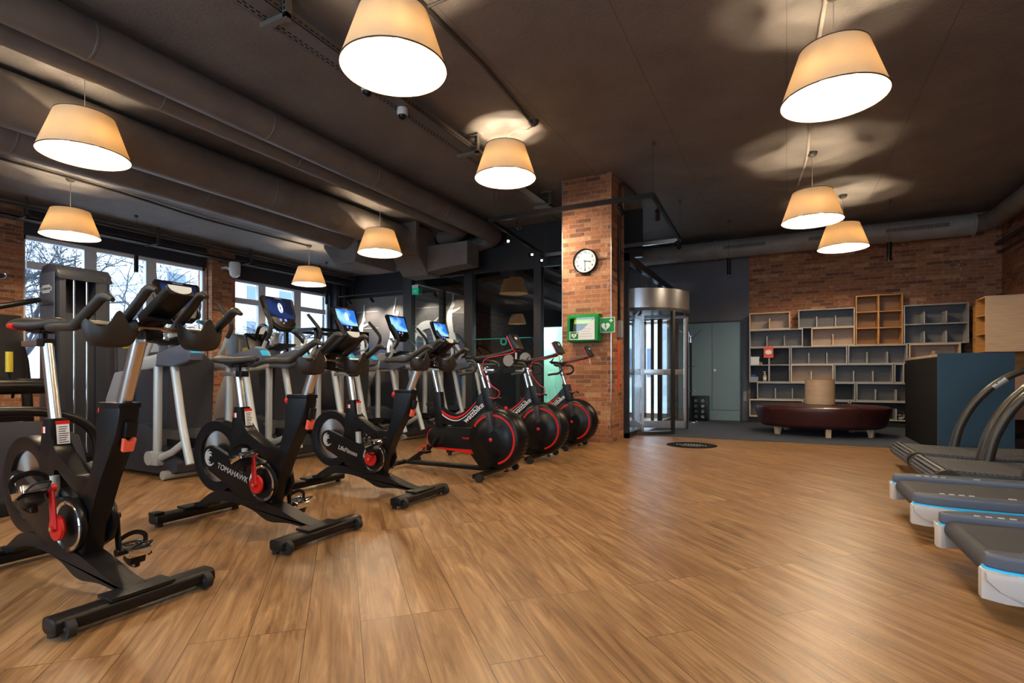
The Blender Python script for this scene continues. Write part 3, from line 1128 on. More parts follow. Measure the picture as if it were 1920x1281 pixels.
b.tube([(3.2, 11.9, 3.2), (3.2, -2.9, 3.2)], 0.03, 8).tube([(3.22, 11.9, 3.05), (3.22, -2.9, 3.05)], 0.02, 8)
tag(obj('wall_pipes', b, 'dcord'), 'thin dark pipes along the top of the right-hand wall', 'pipe')
# tray along the window wall
b = B()
b.box(XL + 0.18, XL + 0.40, YF, 11.5, 3.50, 3.52).box(XL + 0.18, XL + 0.19, YF, 11.5, 3.5, 3.56).box(XL + 0.39, XL + 0.40, YF, 11.5, 3.5, 3.56)
b.cyl((XL + 0.5, YF, 3.66), (XL + 0.5, 11.5, 3.66), 0.02, 8).cyl((XL + 0.6, YF, 3.70), (XL + 0.6, 11.5, 3.70), 0.015, 8)
for y in (2, 4, 6, 8, 10):
    b.box(XL + 0.2, XL + 0.65, y, y + 0.03, 3.48, 3.5).box(XL + 0.62, XL + 0.65, y, y + 0.03, 3.48, 3.8)
tag(obj('cable_tray', b, 'dcord', smooth=False), 'dark cable tray with pipes along the top of the window wall', 'cable tray')
# tray down the middle
b = B()
b.mi = 0
tx0, tx1 = -3.50, -3.29
TZ = 3.61
b.box(tx0, tx1, YF, 8.6, TZ, TZ + .005).box(tx0, tx0 + 0.004, YF, 8.6, TZ, TZ + .07).box(tx1 - 0.004, tx1, YF, 8.6, TZ, TZ + .07)
b.mi = 1
for i in range(150):
    y = 0.6 + i * 0.055
    b.box(tx1, tx1 + 0.0015, y, y + 0.032, TZ + .025, TZ + .033)
    b.box(tx0 + 0.03, tx0 + 0.04, y, y + 0.032, TZ - .0015, TZ)
    b.box(tx0 + 0.06, tx0 + 0.07, y + 0.02, y + 0.052, TZ - .0015, TZ)
ty = tag(obj('cable_tray', b, ['tray', 'slot'], smooth=False), 'slotted metal cable tray hung down the middle of the ceiling', 'cable tray')
for y in (2.7, 5.4, 7.6):
    b = B()
    b.box(tx1 + 0.01, tx1 + 0.05, y, y + 0.05, 3.56, 3.8).box(tx0 - 0.03, tx1 + 0.05, y, y + 0.045, 3.57, TZ - .003).box(tx1 - 0.1, tx1 + 0.07, y - 0.03, y + 0.08, 3.78, 3.8)
    h_ = obj('hanger', b, 'strut', ty, smooth=False)
    b = B()
    for k in range(5):
        b.box(tx1 + 0.022, tx1 + 0.038, y - 0.001, y + 0.051, 3.58 + k * 0.042, 3.605 + k * 0.042)
    obj('holes', b, 'slot', h_, smooth=False)
for i, (x, y, lab) in enumerate(((-3.40, 3.72, 'white ceiling camera on the tray nearer the viewer, beside the big pendant'), (-3.40, 4.22, 'white ceiling camera on the tray just past the big pendant'))):
    t_ = thing('security_camera', lab, 'camera', (x, y, 3.557), group='dome cameras on the cable tray')
    obj('housing', B().lathe([(0, 0.05), (0.05, 0.05), (0.055, 0.0), (0.045, -0.02), (0, -0.02)], seg=24), 'white', t_)
    obj('dome', B().lathe([(0.042, -0.02), (0.036, -0.045), (0.02, -0.06), (0, -0.064)], seg=24), 'black', t_)
# surface-run cables to the lamps
b = B()
b.tube([(-2.47, YF, 3.78), (-2.47, 2.9, 3.78), (-2.46, 4.2, 3.78), (-2.53, 5.4, 3.77)], 0.018, 8)
tag(obj('ceiling_cable', b, 'dcord'), 'cable clipped to the ceiling leading to the swagged pendant lamp', 'cable')
b = B()
b.tube([(0.31, YF, 3.78), (0.30, 3.2, 3.78), (0.22, 5.8, 3.78), (0.24, 7.7, 3.785), (0.15, 9.0, 3.785)], 0.018, 8, k=5)
tag(obj('ceiling_cable', b, 'cord'), 'pale cable clipped to the ceiling along the right-hand lamp row', 'cable')
b = B()
b.tube([(-9.2, -1, 3.78), (-9.1, 3.9, 3.77), (-9.3, 6.0, 3.76), (-9.3, 8.35, 3.78)], 0.018, 8, k=5)
tag(obj('ceiling_cable', b, 'dcord'), 'dark sagging cable clipped to the ceiling along the window-side lamps', 'cable')
b = B()
b.tube([(-2.47, 3.35, 3.785), (0.2, 3.3, 3.785)], 0.012, 6)
tag(obj('ceiling_cable', b, 'dcord'), 'thin cable crossing the ceiling between the two lamp rows', 'cable')

# ------------------------------------------------------------------ track light frame round the pillar
tf = thing('track_light_frame', 'black rectangular lighting frame hung round the brick pillar', 'light track', (0, 0, 3.15))
C4 = [(-1.45, 6.57), (-1.54, 8.95), (-3.95, 8.95), (-3.74, 6.57)]
b = B()
def rail(p, q, b, w=0.022, h=0.032):
    b.sweep([(p[0], p[1], 0), (q[0], q[1], 0)], (w * 1.3, h * 1.3), 4, sq=0.99)
rail(C4[0], C4[3], b)
obj('rail', b, 'black2', tf)
b = B(); rail(C4[0], C4[1], b); obj('rail', b, 'black2', tf)
b = B(); rail(C4[1], C4[2], b); obj('rail', b, 'silver', tf, label='bare silver rail')
b = B(); rail(C4[2], C4[3], b); obj('rail', b, 'black2', tf)
for p in (C4[0], C4[1], (-3.6, 6.57), (-3.74, 6.7), (-3.9, 8.9)):
    b = B().cyl((p[0], p[1], 0.02), (p[0], p[1], 0.63), 0.0035, 6)
    b.lathe([(0, 0.60), (0.018, 0.61), (0.022, 0.65), (0, 0.65)], (p[0], p[1], 0), seg=10)
    obj('suspension_wire', b, 'dcord', tf)
heads = [((-1.85, 6.57, 3.02), (-1.6, 7.6, 2), 'black spotlight on the frame just right of the pillar', 0),
         ((-1.49, 7.0, 3.02), (-1.7, 8.4, 1.8), 'black spotlight near the front right corner of the hanging frame', 0),
         ((-1.53, 8.75, 3.02), (-1.3, 9.5, 2.2), 'black spotlight at the rear right corner of the hanging frame', 0),
         ((-3.84, 7.3, 3.02), (-1.2, 4.2, 2.4), 'lit white spotlight on the left side of the hanging frame, nearest', 1),
         ((-3.9, 8.3, 3.02), (-1.2, 4.6, 2.4), 'lit white spotlight on the left side of the hanging frame, middle one', 1),
         ((-3.94, 8.8, 3.02), (-1.2, 4.6, 2.4), 'lit white spotlight on the left side of the hanging frame, farthest', 1),
         ((-3.3, 6.57, 3.02), (-3.2, 7.6, 2.8), 'black spotlight on the frame left of the pillar', 0)]
for loc, aim, lab, lit in heads:
    spot_head(loc, aim, lab, lit)
for i, (x, lab) in enumerate(((-10.6, 'black spotlight aimed at the tennis player mural'), (-9.8, 'black spotlight aimed at the leaping athlete mural'), (-8.6, 'black spotlight aimed at the crouching runner mural'), (-7.75, 'black spotlight aimed at the rightmost mural figure'))):
    spot_head((x, 10.9, 2.95), (x + 0.1, 11.6, 2.3), lab, False, 'mural spotlights', 0.04, 0.16)
    spot('mural_spot', (x + 0.02, 10.98, 2.9), (x + 0.25, 11.6, 2.2), 75, 95, (1.0, 0.86, 0.72), 0.8)
b = B().cyl((-11.0, 10.9, 3.12), (-7.45, 10.9, 3.12), 0.012, 8)
for x in (-10.5, -8.2):
    b.cyl((x, 10.9, 3.12), (x, 10.9, 3.8), 0.004, 6)
tag(obj('spotlight_bar', b, 'dcord'), 'thin rail carrying the mural spotlights', 'light track')
spot('pillar_spot', (-3.28, 6.62, 2.98), (-2.75, 7.28, 2.6), 95, 120, (1.0, 0.84, 0.64), 0.9, 0.04)
# small cylinder pendants
def tube_pendant(x, y, z, lab, l=0.30, r=0.035):
    t_ = thing('tube_pendant', lab, 'pendant light', (x, y, z), group='black tube pendants')
    obj('tube', B().lathe([(r * 0.8, 0.01), (r, 0), (r, l), (0.01, l), (0, l)], seg=20), 'black', t_)
    obj('reflector', B().lathe([(0, 0.012), (r * 0.8, 0.012), (r * 0.9, 0.001)], seg=20), 'chrome', t_)
    obj('cord', B().cyl((0, 0, l), (0, 0, 3.79 - z), 0.0025, 6).cyl((0, 0, 3.79 - z - 0.03), (0, 0, 3.8 - z), 0.03, 12), 'dcord', t_)
tube_pendant(-0.94, 10.5, 2.79, 'black tube pendant in front of the grey cupboard wall')
tube_pendant(1.48, 10.5, 2.81, 'black tube pendant in front of the brick wall')
tube_pendant(-10.3, 5.38, 2.79, 'black tube pendant in front of the first window')
tube_pendant(-10.3, 9.8, 2.74, 'black tube pendant in front of the second window')
t_ = thing('wall_speaker', 'white loudspeaker on the brick pier between the windows', 'speaker', (-10.85, 7.68, 3.28))
obj('speaker_body', B().lathe([(0, -0.17), (0.05, -0.165), (0.10, -0.12), (0.115, -0.02), (0.115, 0.14), (0.10, 0.17), (0, 0.175)], seg=28), 'white', t_)
obj('bracket', B().tube([(-0.1, 0, 0.02), (-0.28, -0.02, 0.08), (-0.41, -0.02, 0.08)], 0.03, 10), 'white', t_)
t_ = thing('camera_on_bracket', 'small blue-lit camera on the wall past the second window', 'camera', (-11.15, 11.0, 2.75))
obj('body', B().lathe([(0, -0.08), (0.05, -0.07), (0.06, 0.0), (0.05, 0.06), (0, 0.06)], seg=16), 'black', t_)
obj('bracket', B().tube([(0, 0, 0.05), (0, 0, 0.1), (-0.2, 0, 0.12)], 0.012, 6), 'dcord', t_)

# ------------------------------------------------------------------ entrance: revolving door and glass screen
b = B()
gx = -2.15
b.box(gx - 0.05, gx + 0.03, 7.94, 8.02, 0, 2.80)
b.box(gx - 0.05, gx + 0.03, 7.94, 12.05, 2.68, 2.80)
b.box(gx - 0.05, gx + 0.03, 7.94, 8.75, 0, 0.08)
b.box(gx - 0.05, gx + 0.03, 10.2, 12.05, 0, 0.08)
b.box(gx - 0.05, gx + 0.03, 10.35, 10.42, 0, 2.7)
struct('trim_5', b, 'dframe')
b = B()
for y in (8.14, 9.05, 9.95):
    b.box(gx - 0.16, gx - 0.06, y, y + 0.12, 0 if y < 9 else 2.36, 2.7)
struct('trim_6', b, 'alu')
struct('window_9', B().box(gx - 0.012, gx - 0.008, 8.02, 8.5, 0.08, 2.68), 'glass')
struct('window_10', B().box(gx - 0.012, gx - 0.008, 8.5, 10.3, 2.4, 2.68), 'glass')
struct('window_11', B().box(gx - 0.012, gx - 0.008, 10.42, 12.05, 0.08, 2.68), 'glass')
b = B()
b.box(-3.4, -2.3, 12.1, 12.16, 0, 0.1).box(-3.4, -2.3, 12.1, 12.16, 2.6, 2.7)
for x in (-3.38, -2.88, -2.36):
    b.box(x, x + 0.06, 12.1, 12.16, 0, 2.7)
b.box(-3.4, -2.3, 12.1, 12.16, 2.1, 2.16)
o = struct('door_1', b, 'alu', 'glazed entrance door to the street behind the revolving door')
struct('door_glass', B().box(-3.38, -2.32, 12.13, 12.132, 0.1, 2.6), 'glass', parent=o)
struct('wall_lobby', B().box(-3.395, -3.35, 9.22, 12.05, 0, 3.79), 'grey_wall')
rd = thing('revolving_door', 'glass revolving door with a brushed steel drum beside the brick pillar', 'revolving door', (-2.33, 9.33, 0.0065))
Rd = 0.85
b = B()
b.lathe([(Rd + 0.02, 2.02), (Rd + 0.02, 2.34), (0, 2.34), (0, 2.30), (Rd - 0.02, 2.30), (Rd - 0.02, 2.02)], seg=64, closed=False)
obj('drum', b, 'alu', rd)
obj('drum_trim', B().lathe([(Rd + 0.022, 1.98), (Rd + 0.022, 2.03), (Rd - 0.06, 2.03), (Rd - 0.06, 1.98)], seg=64, closed=True), 'dframe', rd)
obj('drum_ceiling', B().lathe([(0, 2.03), (Rd - 0.05, 2.03)], seg=48), 'dframe', rd)
for a0, a1 in ((-100, -35), (25, 85), (120, 180)):
    obj('curved_glass', B().lathe([(Rd, 0.06), (Rd, 1.99)], seg=20, a0=R(a0), a1=R(a1)), 'glass', rd)
for a in (-100, -35, 25, 85, 120, 180):
    b = B().cbox((Rd * math.cos(R(a)), Rd * math.sin(R(a)), 1.0), (0.05, 0.05, 1.98), (0, 0, R(a)), 0.004)
    obj('post', b, 'dframe', rd)
obj('floor_ring', B().lathe([(Rd - 0.05, 0.004), (Rd - 0.05, 0.05), (Rd + 0.04, 0.05), (Rd + 0.04, 0.004)], seg=48, closed=True, a0=R(-100), a1=R(-35)), 'dframe', rd)
for k in range(4):
    a = R(20 + 90 * k)
    d = Vector((math.cos(a), math.sin(a), 0))
    ctr = d * (Rd * 0.5)
    wg = B()
    wg.cbox(ctr + Vector((0, 0, 0.09)), (Rd - 0.04, 0.035, 0.12), (0, 0, a))
    wg.cbox(ctr + Vector((0, 0, 1.96)), (Rd - 0.04, 0.035, 0.06), (0, 0, a))
    wg.cbox(d * (Rd - 0.04) + Vector((0, 0, 1.0)), (0.04, 0.035, 1.94), (0, 0, a))
    wg.cbox(d * 0.03 + Vector((0, 0, 1.0)), (0.04, 0.035, 1.94), (0, 0, a))
    w_ = obj('door_wing', wg, 'alu', rd, smooth=False)
    obj('wing_glass', B().cbox(ctr + Vector((0, 0, 1.0)), (Rd - 0.1, 0.006, 1.85), (0, 0, a)), 'glass', w_, smooth=False)
    obj('push_plate', B().cbox(ctr + Vector((0, 0, 1.0)), (Rd - 0.14, 0.05, 0.10), (0, 0, a), 0.01), 'alu', w_)

# outdoors, past the windows: paving, pale blocks of flats and bare trees
tag(obj('street_paving', B().box(-60, 40, 12.4, 60, -0.25, -0.15).box(-60, -12.0, -30, 12.4, -0.25, -0.15), 'snow', smooth=False), 'pale paved ground outside the windows', 'ground', kind='structure')
def block(x0, x1, y0, y1, h, lab, side):
    t_ = thing('apartment_block', lab, 'building', ((x0 + x1) / 2, (y0 + y1) / 2, -0.15))
    wx, wy = (x1 - x0) / 2, (y1 - y0) / 2
    obj('walls', B().box(-wx, wx, -wy, wy, 0, h), 'facade', t_, smooth=False)
    if side == 'X':
        n_ = int(2 * wy / 3.2)
        for fl in range(int(h / 3)):
            for i in range(n_):
                y = -wy + 1 + i * 3.2
                obj('window', B().box(wx - 0.02, wx + 0.05, y, y + 1.3, 1 + fl * 3, 2.6 + fl * 3), 'facade_win', t_, smooth=False)
    else:
        for fl in range(int(h / 3)):
            for i in range(int(2 * wx / 3.2)):
                x = -wx + 1 + i * 3.2
                obj('window', B().box(x, x + 1.3, -wy - 0.05, -wy + 0.02, 1 + fl * 3, 2.6 + fl * 3), 'facade_win', t_, smooth=False)
block(-44, -34, 0, 13, 9, 'pale apartment block seen through the first window', 'X')
block(-50, -40, 22, 36, 9, 'pale apartment block seen through the second window', 'X')
block(-9, 1, 30, 38, 5.5, 'pale building seen through the entrance doors', 'Y')
def tree(x, y, h, lab, seed, depth0=6):
    rnd = random.Random(seed)
    b = B()
    def grow(p, d, l, r, depth):
        q = p + d * l
        mid = p + d * l * 0.5 + Vector((rnd.uniform(-1, 1), rnd.uniform(-1, 1), rnd.uniform(-.3, .6))) * l * 0.08
        b.sweep([p, mid, q], [r, r * 0.85, r * 0.7], 5 if depth > 3 else 3, caps=False)
        if depth == 0:
            return
        for _ in range(3):
            ax = Vector((rnd.uniform(-1, 1), rnd.uniform(-1, 1), rnd.uniform(-0.55, 0.75)))
            nd = (d * 0.8 + ax * 0.95).normalized()
            s0 = p.lerp(q, rnd.uniform(0.45, 1.0))
            grow(s0, nd, l * rnd.uniform(0.62, 0.85), max(r * 0.58, 0.004), depth - 1)
    grow(Vector((0, 0, 0)), Vector((0, 0, 1)), h * 0.3, 0.12, depth0)
    o = tag(obj('bare_tree', b, 'bark', loc=(x, y, -0.15)), lab, 'tree', 'bare trees outside')
tree(-14.6, 5.0, 7.0, 'bare winter tree outside the first window pane, behind the weight tower', 1, 7)
tree(-15.0, 7.6, 7.2, 'bare winter tree outside the middle pane of the first window', 2, 7)
tree(-17.2, 13.4, 5.0, 'bare winter tree outside the second window', 5)

# ------------------------------------------------------------------ back wall cupboard, shelves
t_ = thing('wall_cupboard', 'teal grey double-door cupboard built into the charcoal wall', 'cupboard', (-1.48, 12.05, 0))
obj('frame', B().box(-0.66, 0.66, -0.03, 0.0, 0.006, 2.10), 'dframe', t_, smooth=False)
obj('door', B().box(-0.62, 0.068, -0.045, -0.03, 0.22, 2.06, 0.002), 'teal_door', t_, smooth=False)
d2 = obj('door', B().box(0.076, 0.62, -0.045, -0.03, 0.22, 2.06, 0.002), 'teal_door', t_, smooth=False)
obj('door_knob', B().lathe([(0, -0.075), (0.026, -0.07), (0.026, -0.045), (0, -0.045)], (0.13, 0, 1.06), 'Y', 20), 'white', d2)
obj('plinth', B().box(-0.62, 0.62, -0.045, -0.03, 0.006, 0.212), 'teal_door', t_, smooth=False)
tag(obj('wall_switch', B().box(-0.80, -0.74, 12.035, 12.05, 0.42, 0.62, 0.004), 'grey_panel'), 'small switch plate at the corner of the charcoal wall', 'switch')

SF = 11.75   # front plane of the shelving
T = 0.02
def cubby(x0, x1, z0, z1, mat, inner, divs, lab, back=True, vs=(), hs=(), name='shelf_box', ins=0.0):
    """open shelf box with low back panels standing behind short upright dividers"""
    t_ = thing(name, lab, 'shelf', (x0, SF, z0), group='open shelf boxes on the brick wall')
    wd, h = x1 - x0, z1 - z0
    e = 0.0008
    b = B()
    b.box(e, wd - e, 0, 0.295, e, T).box(e, wd - e, 0, 0.295, h - T, h - e)
    b.box(e, T, 0, 0.295, T, h - T).box(wd - T, wd - e, 0, 0.295, T, h - T)
    obj('carcass', b, mat, t_, smooth=False)
    if back:
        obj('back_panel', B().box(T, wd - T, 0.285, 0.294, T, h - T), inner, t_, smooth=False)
    for v in vs:
        obj('partition', B().box(v - x0 - 0.014, v - x0 + 0.014, 0.002, 0.285, T, h - T), mat, t_, smooth=False)
    for v in hs:
        obj('shelf_board', B().box(T, wd - T, 0.001, 0.285, v - 0.009, v + 0.009), mat, t_, smooth=False)
    for zz in ([0] if not hs or not divs else [0, hs[0]]):
        for d_ in divs:
            obj('divider', B().box(d_ - x0 - 0.010, d_ - x0 + 0.010, 0.004, 0.285, zz + T, zz + T + 0.20), mat, t_, smooth=False)
    return t_
RZ = [0.12, 0.47, 0.81, 1.16, 1.51, 1.86, 2.20]
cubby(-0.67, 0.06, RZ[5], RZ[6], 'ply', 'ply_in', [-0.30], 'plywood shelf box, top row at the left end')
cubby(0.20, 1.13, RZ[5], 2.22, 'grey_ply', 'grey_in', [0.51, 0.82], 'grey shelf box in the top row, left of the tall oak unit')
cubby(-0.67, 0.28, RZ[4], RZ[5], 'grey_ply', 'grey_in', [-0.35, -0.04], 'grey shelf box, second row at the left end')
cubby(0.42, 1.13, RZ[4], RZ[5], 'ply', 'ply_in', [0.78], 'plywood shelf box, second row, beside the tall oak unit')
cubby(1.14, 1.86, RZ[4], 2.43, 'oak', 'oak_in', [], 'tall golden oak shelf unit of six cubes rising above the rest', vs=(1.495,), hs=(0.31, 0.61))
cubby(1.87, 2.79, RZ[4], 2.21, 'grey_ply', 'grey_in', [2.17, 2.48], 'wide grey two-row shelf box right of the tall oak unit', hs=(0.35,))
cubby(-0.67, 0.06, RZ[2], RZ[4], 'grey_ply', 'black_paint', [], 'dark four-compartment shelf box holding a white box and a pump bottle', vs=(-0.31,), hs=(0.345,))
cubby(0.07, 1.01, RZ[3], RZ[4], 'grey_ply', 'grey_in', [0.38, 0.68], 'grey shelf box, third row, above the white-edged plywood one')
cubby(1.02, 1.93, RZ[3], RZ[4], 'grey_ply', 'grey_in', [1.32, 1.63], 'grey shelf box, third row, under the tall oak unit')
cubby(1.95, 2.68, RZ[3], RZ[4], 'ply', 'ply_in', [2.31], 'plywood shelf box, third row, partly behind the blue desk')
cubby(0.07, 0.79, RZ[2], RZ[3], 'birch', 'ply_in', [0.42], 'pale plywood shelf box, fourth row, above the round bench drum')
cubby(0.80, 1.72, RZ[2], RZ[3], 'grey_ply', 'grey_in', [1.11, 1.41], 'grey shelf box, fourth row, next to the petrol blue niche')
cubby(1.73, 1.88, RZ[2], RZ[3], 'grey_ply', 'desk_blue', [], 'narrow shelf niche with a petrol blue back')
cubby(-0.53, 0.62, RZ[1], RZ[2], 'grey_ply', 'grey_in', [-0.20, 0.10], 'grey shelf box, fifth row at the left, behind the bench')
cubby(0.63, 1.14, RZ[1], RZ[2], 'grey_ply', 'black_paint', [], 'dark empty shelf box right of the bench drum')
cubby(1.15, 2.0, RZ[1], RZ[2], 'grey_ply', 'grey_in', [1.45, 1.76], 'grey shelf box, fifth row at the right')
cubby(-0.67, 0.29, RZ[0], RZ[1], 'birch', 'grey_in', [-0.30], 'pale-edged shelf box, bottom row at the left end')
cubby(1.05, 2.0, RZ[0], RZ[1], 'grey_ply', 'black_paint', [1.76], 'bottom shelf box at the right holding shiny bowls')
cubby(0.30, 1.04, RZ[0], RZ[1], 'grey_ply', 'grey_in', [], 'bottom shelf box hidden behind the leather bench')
tag(obj('shelf_plinth', B().box(-0.66, 2.68, 11.82, 12.02, 0.006, 0.12), 'black_paint', smooth=False), 'black plinth under the shelf boxes', 'plinth')
tag(obj('wall_batten', B().box(-0.665, 2.79, 12.0455, 12.0495, 0.12, 1.88), 'black_paint', smooth=False), 'black backing board behind the shelf boxes', 'board')

# things on the shelves
t_ = thing('storage_box', 'white lidded box on the shelf below the orange card', 'box', (-0.57, 11.84, 1.164 + 0.0))
obj('body', B().box(-0.075, 0.075, -0.06, 0.06, 0.0, 0.13, 0.004), 'white', t_)
obj('lid', B().box(-0.08, 0.08, -0.065, 0.065, 0.13, 0.16, 0.004), 'white', t_)
o = thing('hanging_card', 'orange-red card with a white oval hung on the shelves', 'sign', (-0.32, SF - 0.012, 1.41))
obj('card', B().box(-0.085, 0.085, -0.003, 0.003, -0.11, 0.11), 'orange', o, smooth=False)
obj('oval', B().prism([(0.06 * math.cos(i * PI / 12), 0.045 * math.sin(i * PI / 12)) for i in range(24)], -0.005, -0.003), 'white', o)
t_ = thing('pump_bottle', 'amber pump bottle on the dark shelf', 'bottle', (-0.39, 11.83, 0.831))
obj('bottle', B().lathe([(0, 0), (0.032, 0), (0.034, 0.01), (0.034, 0.11), (0.014, 0.135), (0.014, 0.15), (0, 0.15)], seg=20), 'amber', t_)
obj('pump', B().cyl((0, 0, 0.15), (0, 0, 0.165), 0.016, 12).cyl((0, 0, 0.165), (0, 0, 0.19), 0.005, 8).box(-0.03, 0.012, -0.008, 0.008, 0.185, 0.197), 'white', t_)
obj('label', B().lathe([(0.0345, 0.03), (0.0345, 0.09)], seg=20, a0=R(200), a1=R(340)), 'white', t_)
t_ = thing('tissue_crate', 'small grey crate with blue cloth on the dark shelf', 'crate', (-0.58, 11.85, 0.831))
obj('crate', B().box(-0.07, 0.07, -0.06, 0.06, 0, 0.09, 0.004), 'grey_panel', t_)
b = B()
for i in range(7):
    b.ball((random.uniform(-.05, .05), random.uniform(-.04, .04), 0.10 + random.uniform(0, .02)), 0.026, (1, 1, .8), 1)
obj('cloth', b, 'blue_rag', t_)
t_ = thing('small_ornament', 'tiny round ornament beside the white lidded box', 'ornament', (-0.46, 11.83, 1.164))
obj('body', B().lathe([(0, 0), (0.02, 0.002), (0.035, 0.03), (0.025, 0.055), (0, 0.06)], seg=16), 'chrome', t_)
for x, lab in ((1.52, 'shiny metal bowl on the bottom shelf near the bench'), (1.83, 'small shiny cup on the bottom shelf near the desk')):
    t_ = thing('metal_bowl', lab, 'bowl', (x, 11.88, 0.141), group='shiny bowls on the bottom shelf')
    obj('bowl', B().lathe([(0, 0), (0.04, 0), (0.075, 0.04), (0.08, 0.09), (0.076, 0.09), (0.07, 0.045), (0, 0.01)], seg=24), 'chrome', t_)
    obj('handle', B().tube([(0.07, 0, 0.08), (0.04, 0, 0.15), (-0.04, 0, 0.15), (-0.07, 0, 0.08)], 0.005, 6, k=4), 'chrome', t_)

# tall shelf units against the right-hand wall
def side_unit(y0, y1, x0, z0, z1, n_, lab):
    t_ = thing('side_shelf', lab, 'shelf', (x0, y0, z0), group='golden shelf units on the right-hand wall')
    dx, dy, h = XR - 0.02 - x0, y1 - y0, z1 - z0
    b = B()
    b.box(0, dx, 0.018, dy - 0.002, 0, 0.018).box(0, dx, 0.018, dy - 0.002, h - 0.018, h)
    b.box(0, dx, dy - 0.02, dy - 0.002, 0.018, h - 0.018)
    obj('carcass', b, 'oak', t_, smooth=False)
    obj('end_panel', B().box(0, dx, 0, 0.018, 0, h), 'ply' if y0 < 10.5 else 'oak', t_, smooth=False)
    obj('back_panel', B().box(dx - 0.012, dx, 0.018, dy - 0.02, 0.018, h - 0.018), 'oak_in', t_, smooth=False)
    for i in range(1, n_):
        z = h * i / n_
        obj('shelf_board', B().box(0.002, dx - 0.012, 0.018, dy - 0.02, z - 0.008, z + 0.008), 'oak', t_, smooth=False)
side_unit(10.28, 10.76, 2.63, 1.30, 2.13, 3, 'golden shelf unit with a pale plywood end panel above the desk')
side_unit(10.78, 11.6, 2.80, 1.00, 2.13, 4, 'golden narrow shelf unit in the back right corner')
tag(obj('low_cabinet', B().box(2.80, XR - 0.02, 10.3, 11.6, 0.30, 0.98, 0.01), 'ply_in'), 'brown low cabinet against the right-hand wall behind the desk', 'cabinet')

# reception desk
t_ = thing('reception_desk', 'petrol blue reception desk with a dark open side', 'desk', (1.63, 8.12, 0.0065))
obj('front_panel', B().box(0, 0.71, 0, 0.03, 0.0, 1.21, 0.002), 'desk_blue', t_, smooth=False)
obj('side_panel', B().box(0.0, 0.03, 0.032, 2.0, 0.0, 1.17, 0.002), 'slot', t_, smooth=False)
obj('counter_top', B().box(-0.0, 0.71, 0.032, 2.0, 1.17, 1.205, 0.003), 'ply_in', t_, smooth=False)
obj('side_panel', B().box(0.68, 0.71, 0.032, 2.0, 0.0, 1.17, 0.002), 'desk_blue', t_, smooth=False)

# round bench with drum
t_ = thing('round_bench', 'oval oxblood leather bench with short wooden legs', 'bench', (0.48, 9.95, 0.006))
def oval(u, v):
    a = 2 * PI * u
    prof = [(0.0, 0.47), (0.80, 0.47), (0.915, 0.463), (0.955, 0.44), (0.955, 0.40), (0.93, 0.30), (0.89, 0.16), (0.84, 0.13), (0.0, 0.13)]
    i = min(int(v * (len(prof) - 1) + 1e-6), len(prof) - 2)
    f = v * (len(prof) - 1) - i
    r = prof[i][0] * (1 - f) + prof[i + 1][0] * f
    z = prof[i][1] * (1 - f) + prof[i + 1][1] * f
    return (r * math.cos(a), r * 0.82 * math.sin(a), z)
b = B().grid(oval, 72, 32, True)
bmesh.ops.remove_doubles(b.bm, verts=b.bm.verts, dist=1e-4)
obj('cushion', b, 'leather', t_, ang=60)
b = B()
for a in (-60, 60, 180):
    c_, s_ = math.cos(R(a)), 0.82 * math.sin(R(a))
    b.sweep([(0.30 * c_, 0.30 * s_, 0.472)] + [(r * c_, r * s_, z) for r, z in ((0.80, 0.472), (0.915, 0.466), (0.957, 0.442), (0.957, 0.40), (0.932, 0.30), (0.892, 0.16))], 0.004, 6)
obj('seam', b, 'black', t_)
for a in (-145, -84, -28, 50, 130):
    c_, s_ = math.cos(R(a)), 0.82 * math.sin(R(a))
    b = B().prism([(-0.05, 0.13), (0.05, 0.13), (0.035, 0.0), (-0.02, 0.0)], -0.035, 0.035, 0.004)
    b.bm.transform(Matrix.Translation((0.74 * c_, 0.74 * s_, 0)) @ Matrix.Rotation(R(a), 4, 'Z'))
    obj('leg', b, 'ply', t_)
t_ = thing('drum_shade', 'drum-shaped fabric shade standing on the leather bench', 'lamp shade', (0.48, 10.05, 0.4825))
b = B().lathe([(0.215, 0), (0.215, 0.40), (0.211, 0.40), (0.211, 0)], seg=48, closed=True)
obj('fabric', b, 'drum', t_)
obj('rim', B().lathe([(0.217, 0.392), (0.217, 0.402), (0.0, 0.402), (0.0, 0.392)], seg=48), 'oak', t_)

# coat stand and weight rack
t_ = thing('coat_stand', 'black and chrome coat stand between the revolving door and cupboard', 'coat stand', (-1.72, 11.2, 0.006))
obj('pole', B().cyl((0, 0, 0.02), (0, 0, 1.66), 0.024, 14), 'black', t_)
obj('base', B().lathe([(0, 0.0), (0.17, 0.0), (0.16, 0.02), (0.03, 0.035), (0, 0.035)], seg=28), 'chrome', t_)
obj('collar', B().cyl((0, 0, 1.60), (0, 0, 1.74), 0.035, 14), 'chrome', t_)
for k in range(4):
    a = R(20 + 90 * k)
    c_, s_ = math.cos(a), math.sin(a)
    obj('hook', B().tube([(0.02 * c_, 0.02 * s_, 1.68), (0.13 * c_, 0.13 * s_, 1.78), (0.2 * c_, 0.2 * s_, 1.84)], 0.008, 8).ball((0.2 * c_, 0.2 * s_, 1.845), 0.016, sub=1), 'chrome', t_)
for z in (0.62, 1.12):
    obj('ring', B().lathe([(0.11, z), (0.117, z + 0.006), (0.11, z + 0.012), (0.103, z + 0.006)], seg=28, closed=True).cyl((-0.11, 0, z + 0.006), (0.11, 0, z + 0.006), 0.004, 6), 'chrome', t_)
t_ = thing('umbrella_rack', 'dark perforated umbrella holder beside the coat stand', 'rack', (-1.60, 11.7, 0.006))
obj('body', B().box(-0.17, 0.17, -0.12, 0.12, 0, 0.52, 0.03), 'black', t_)
b = B()
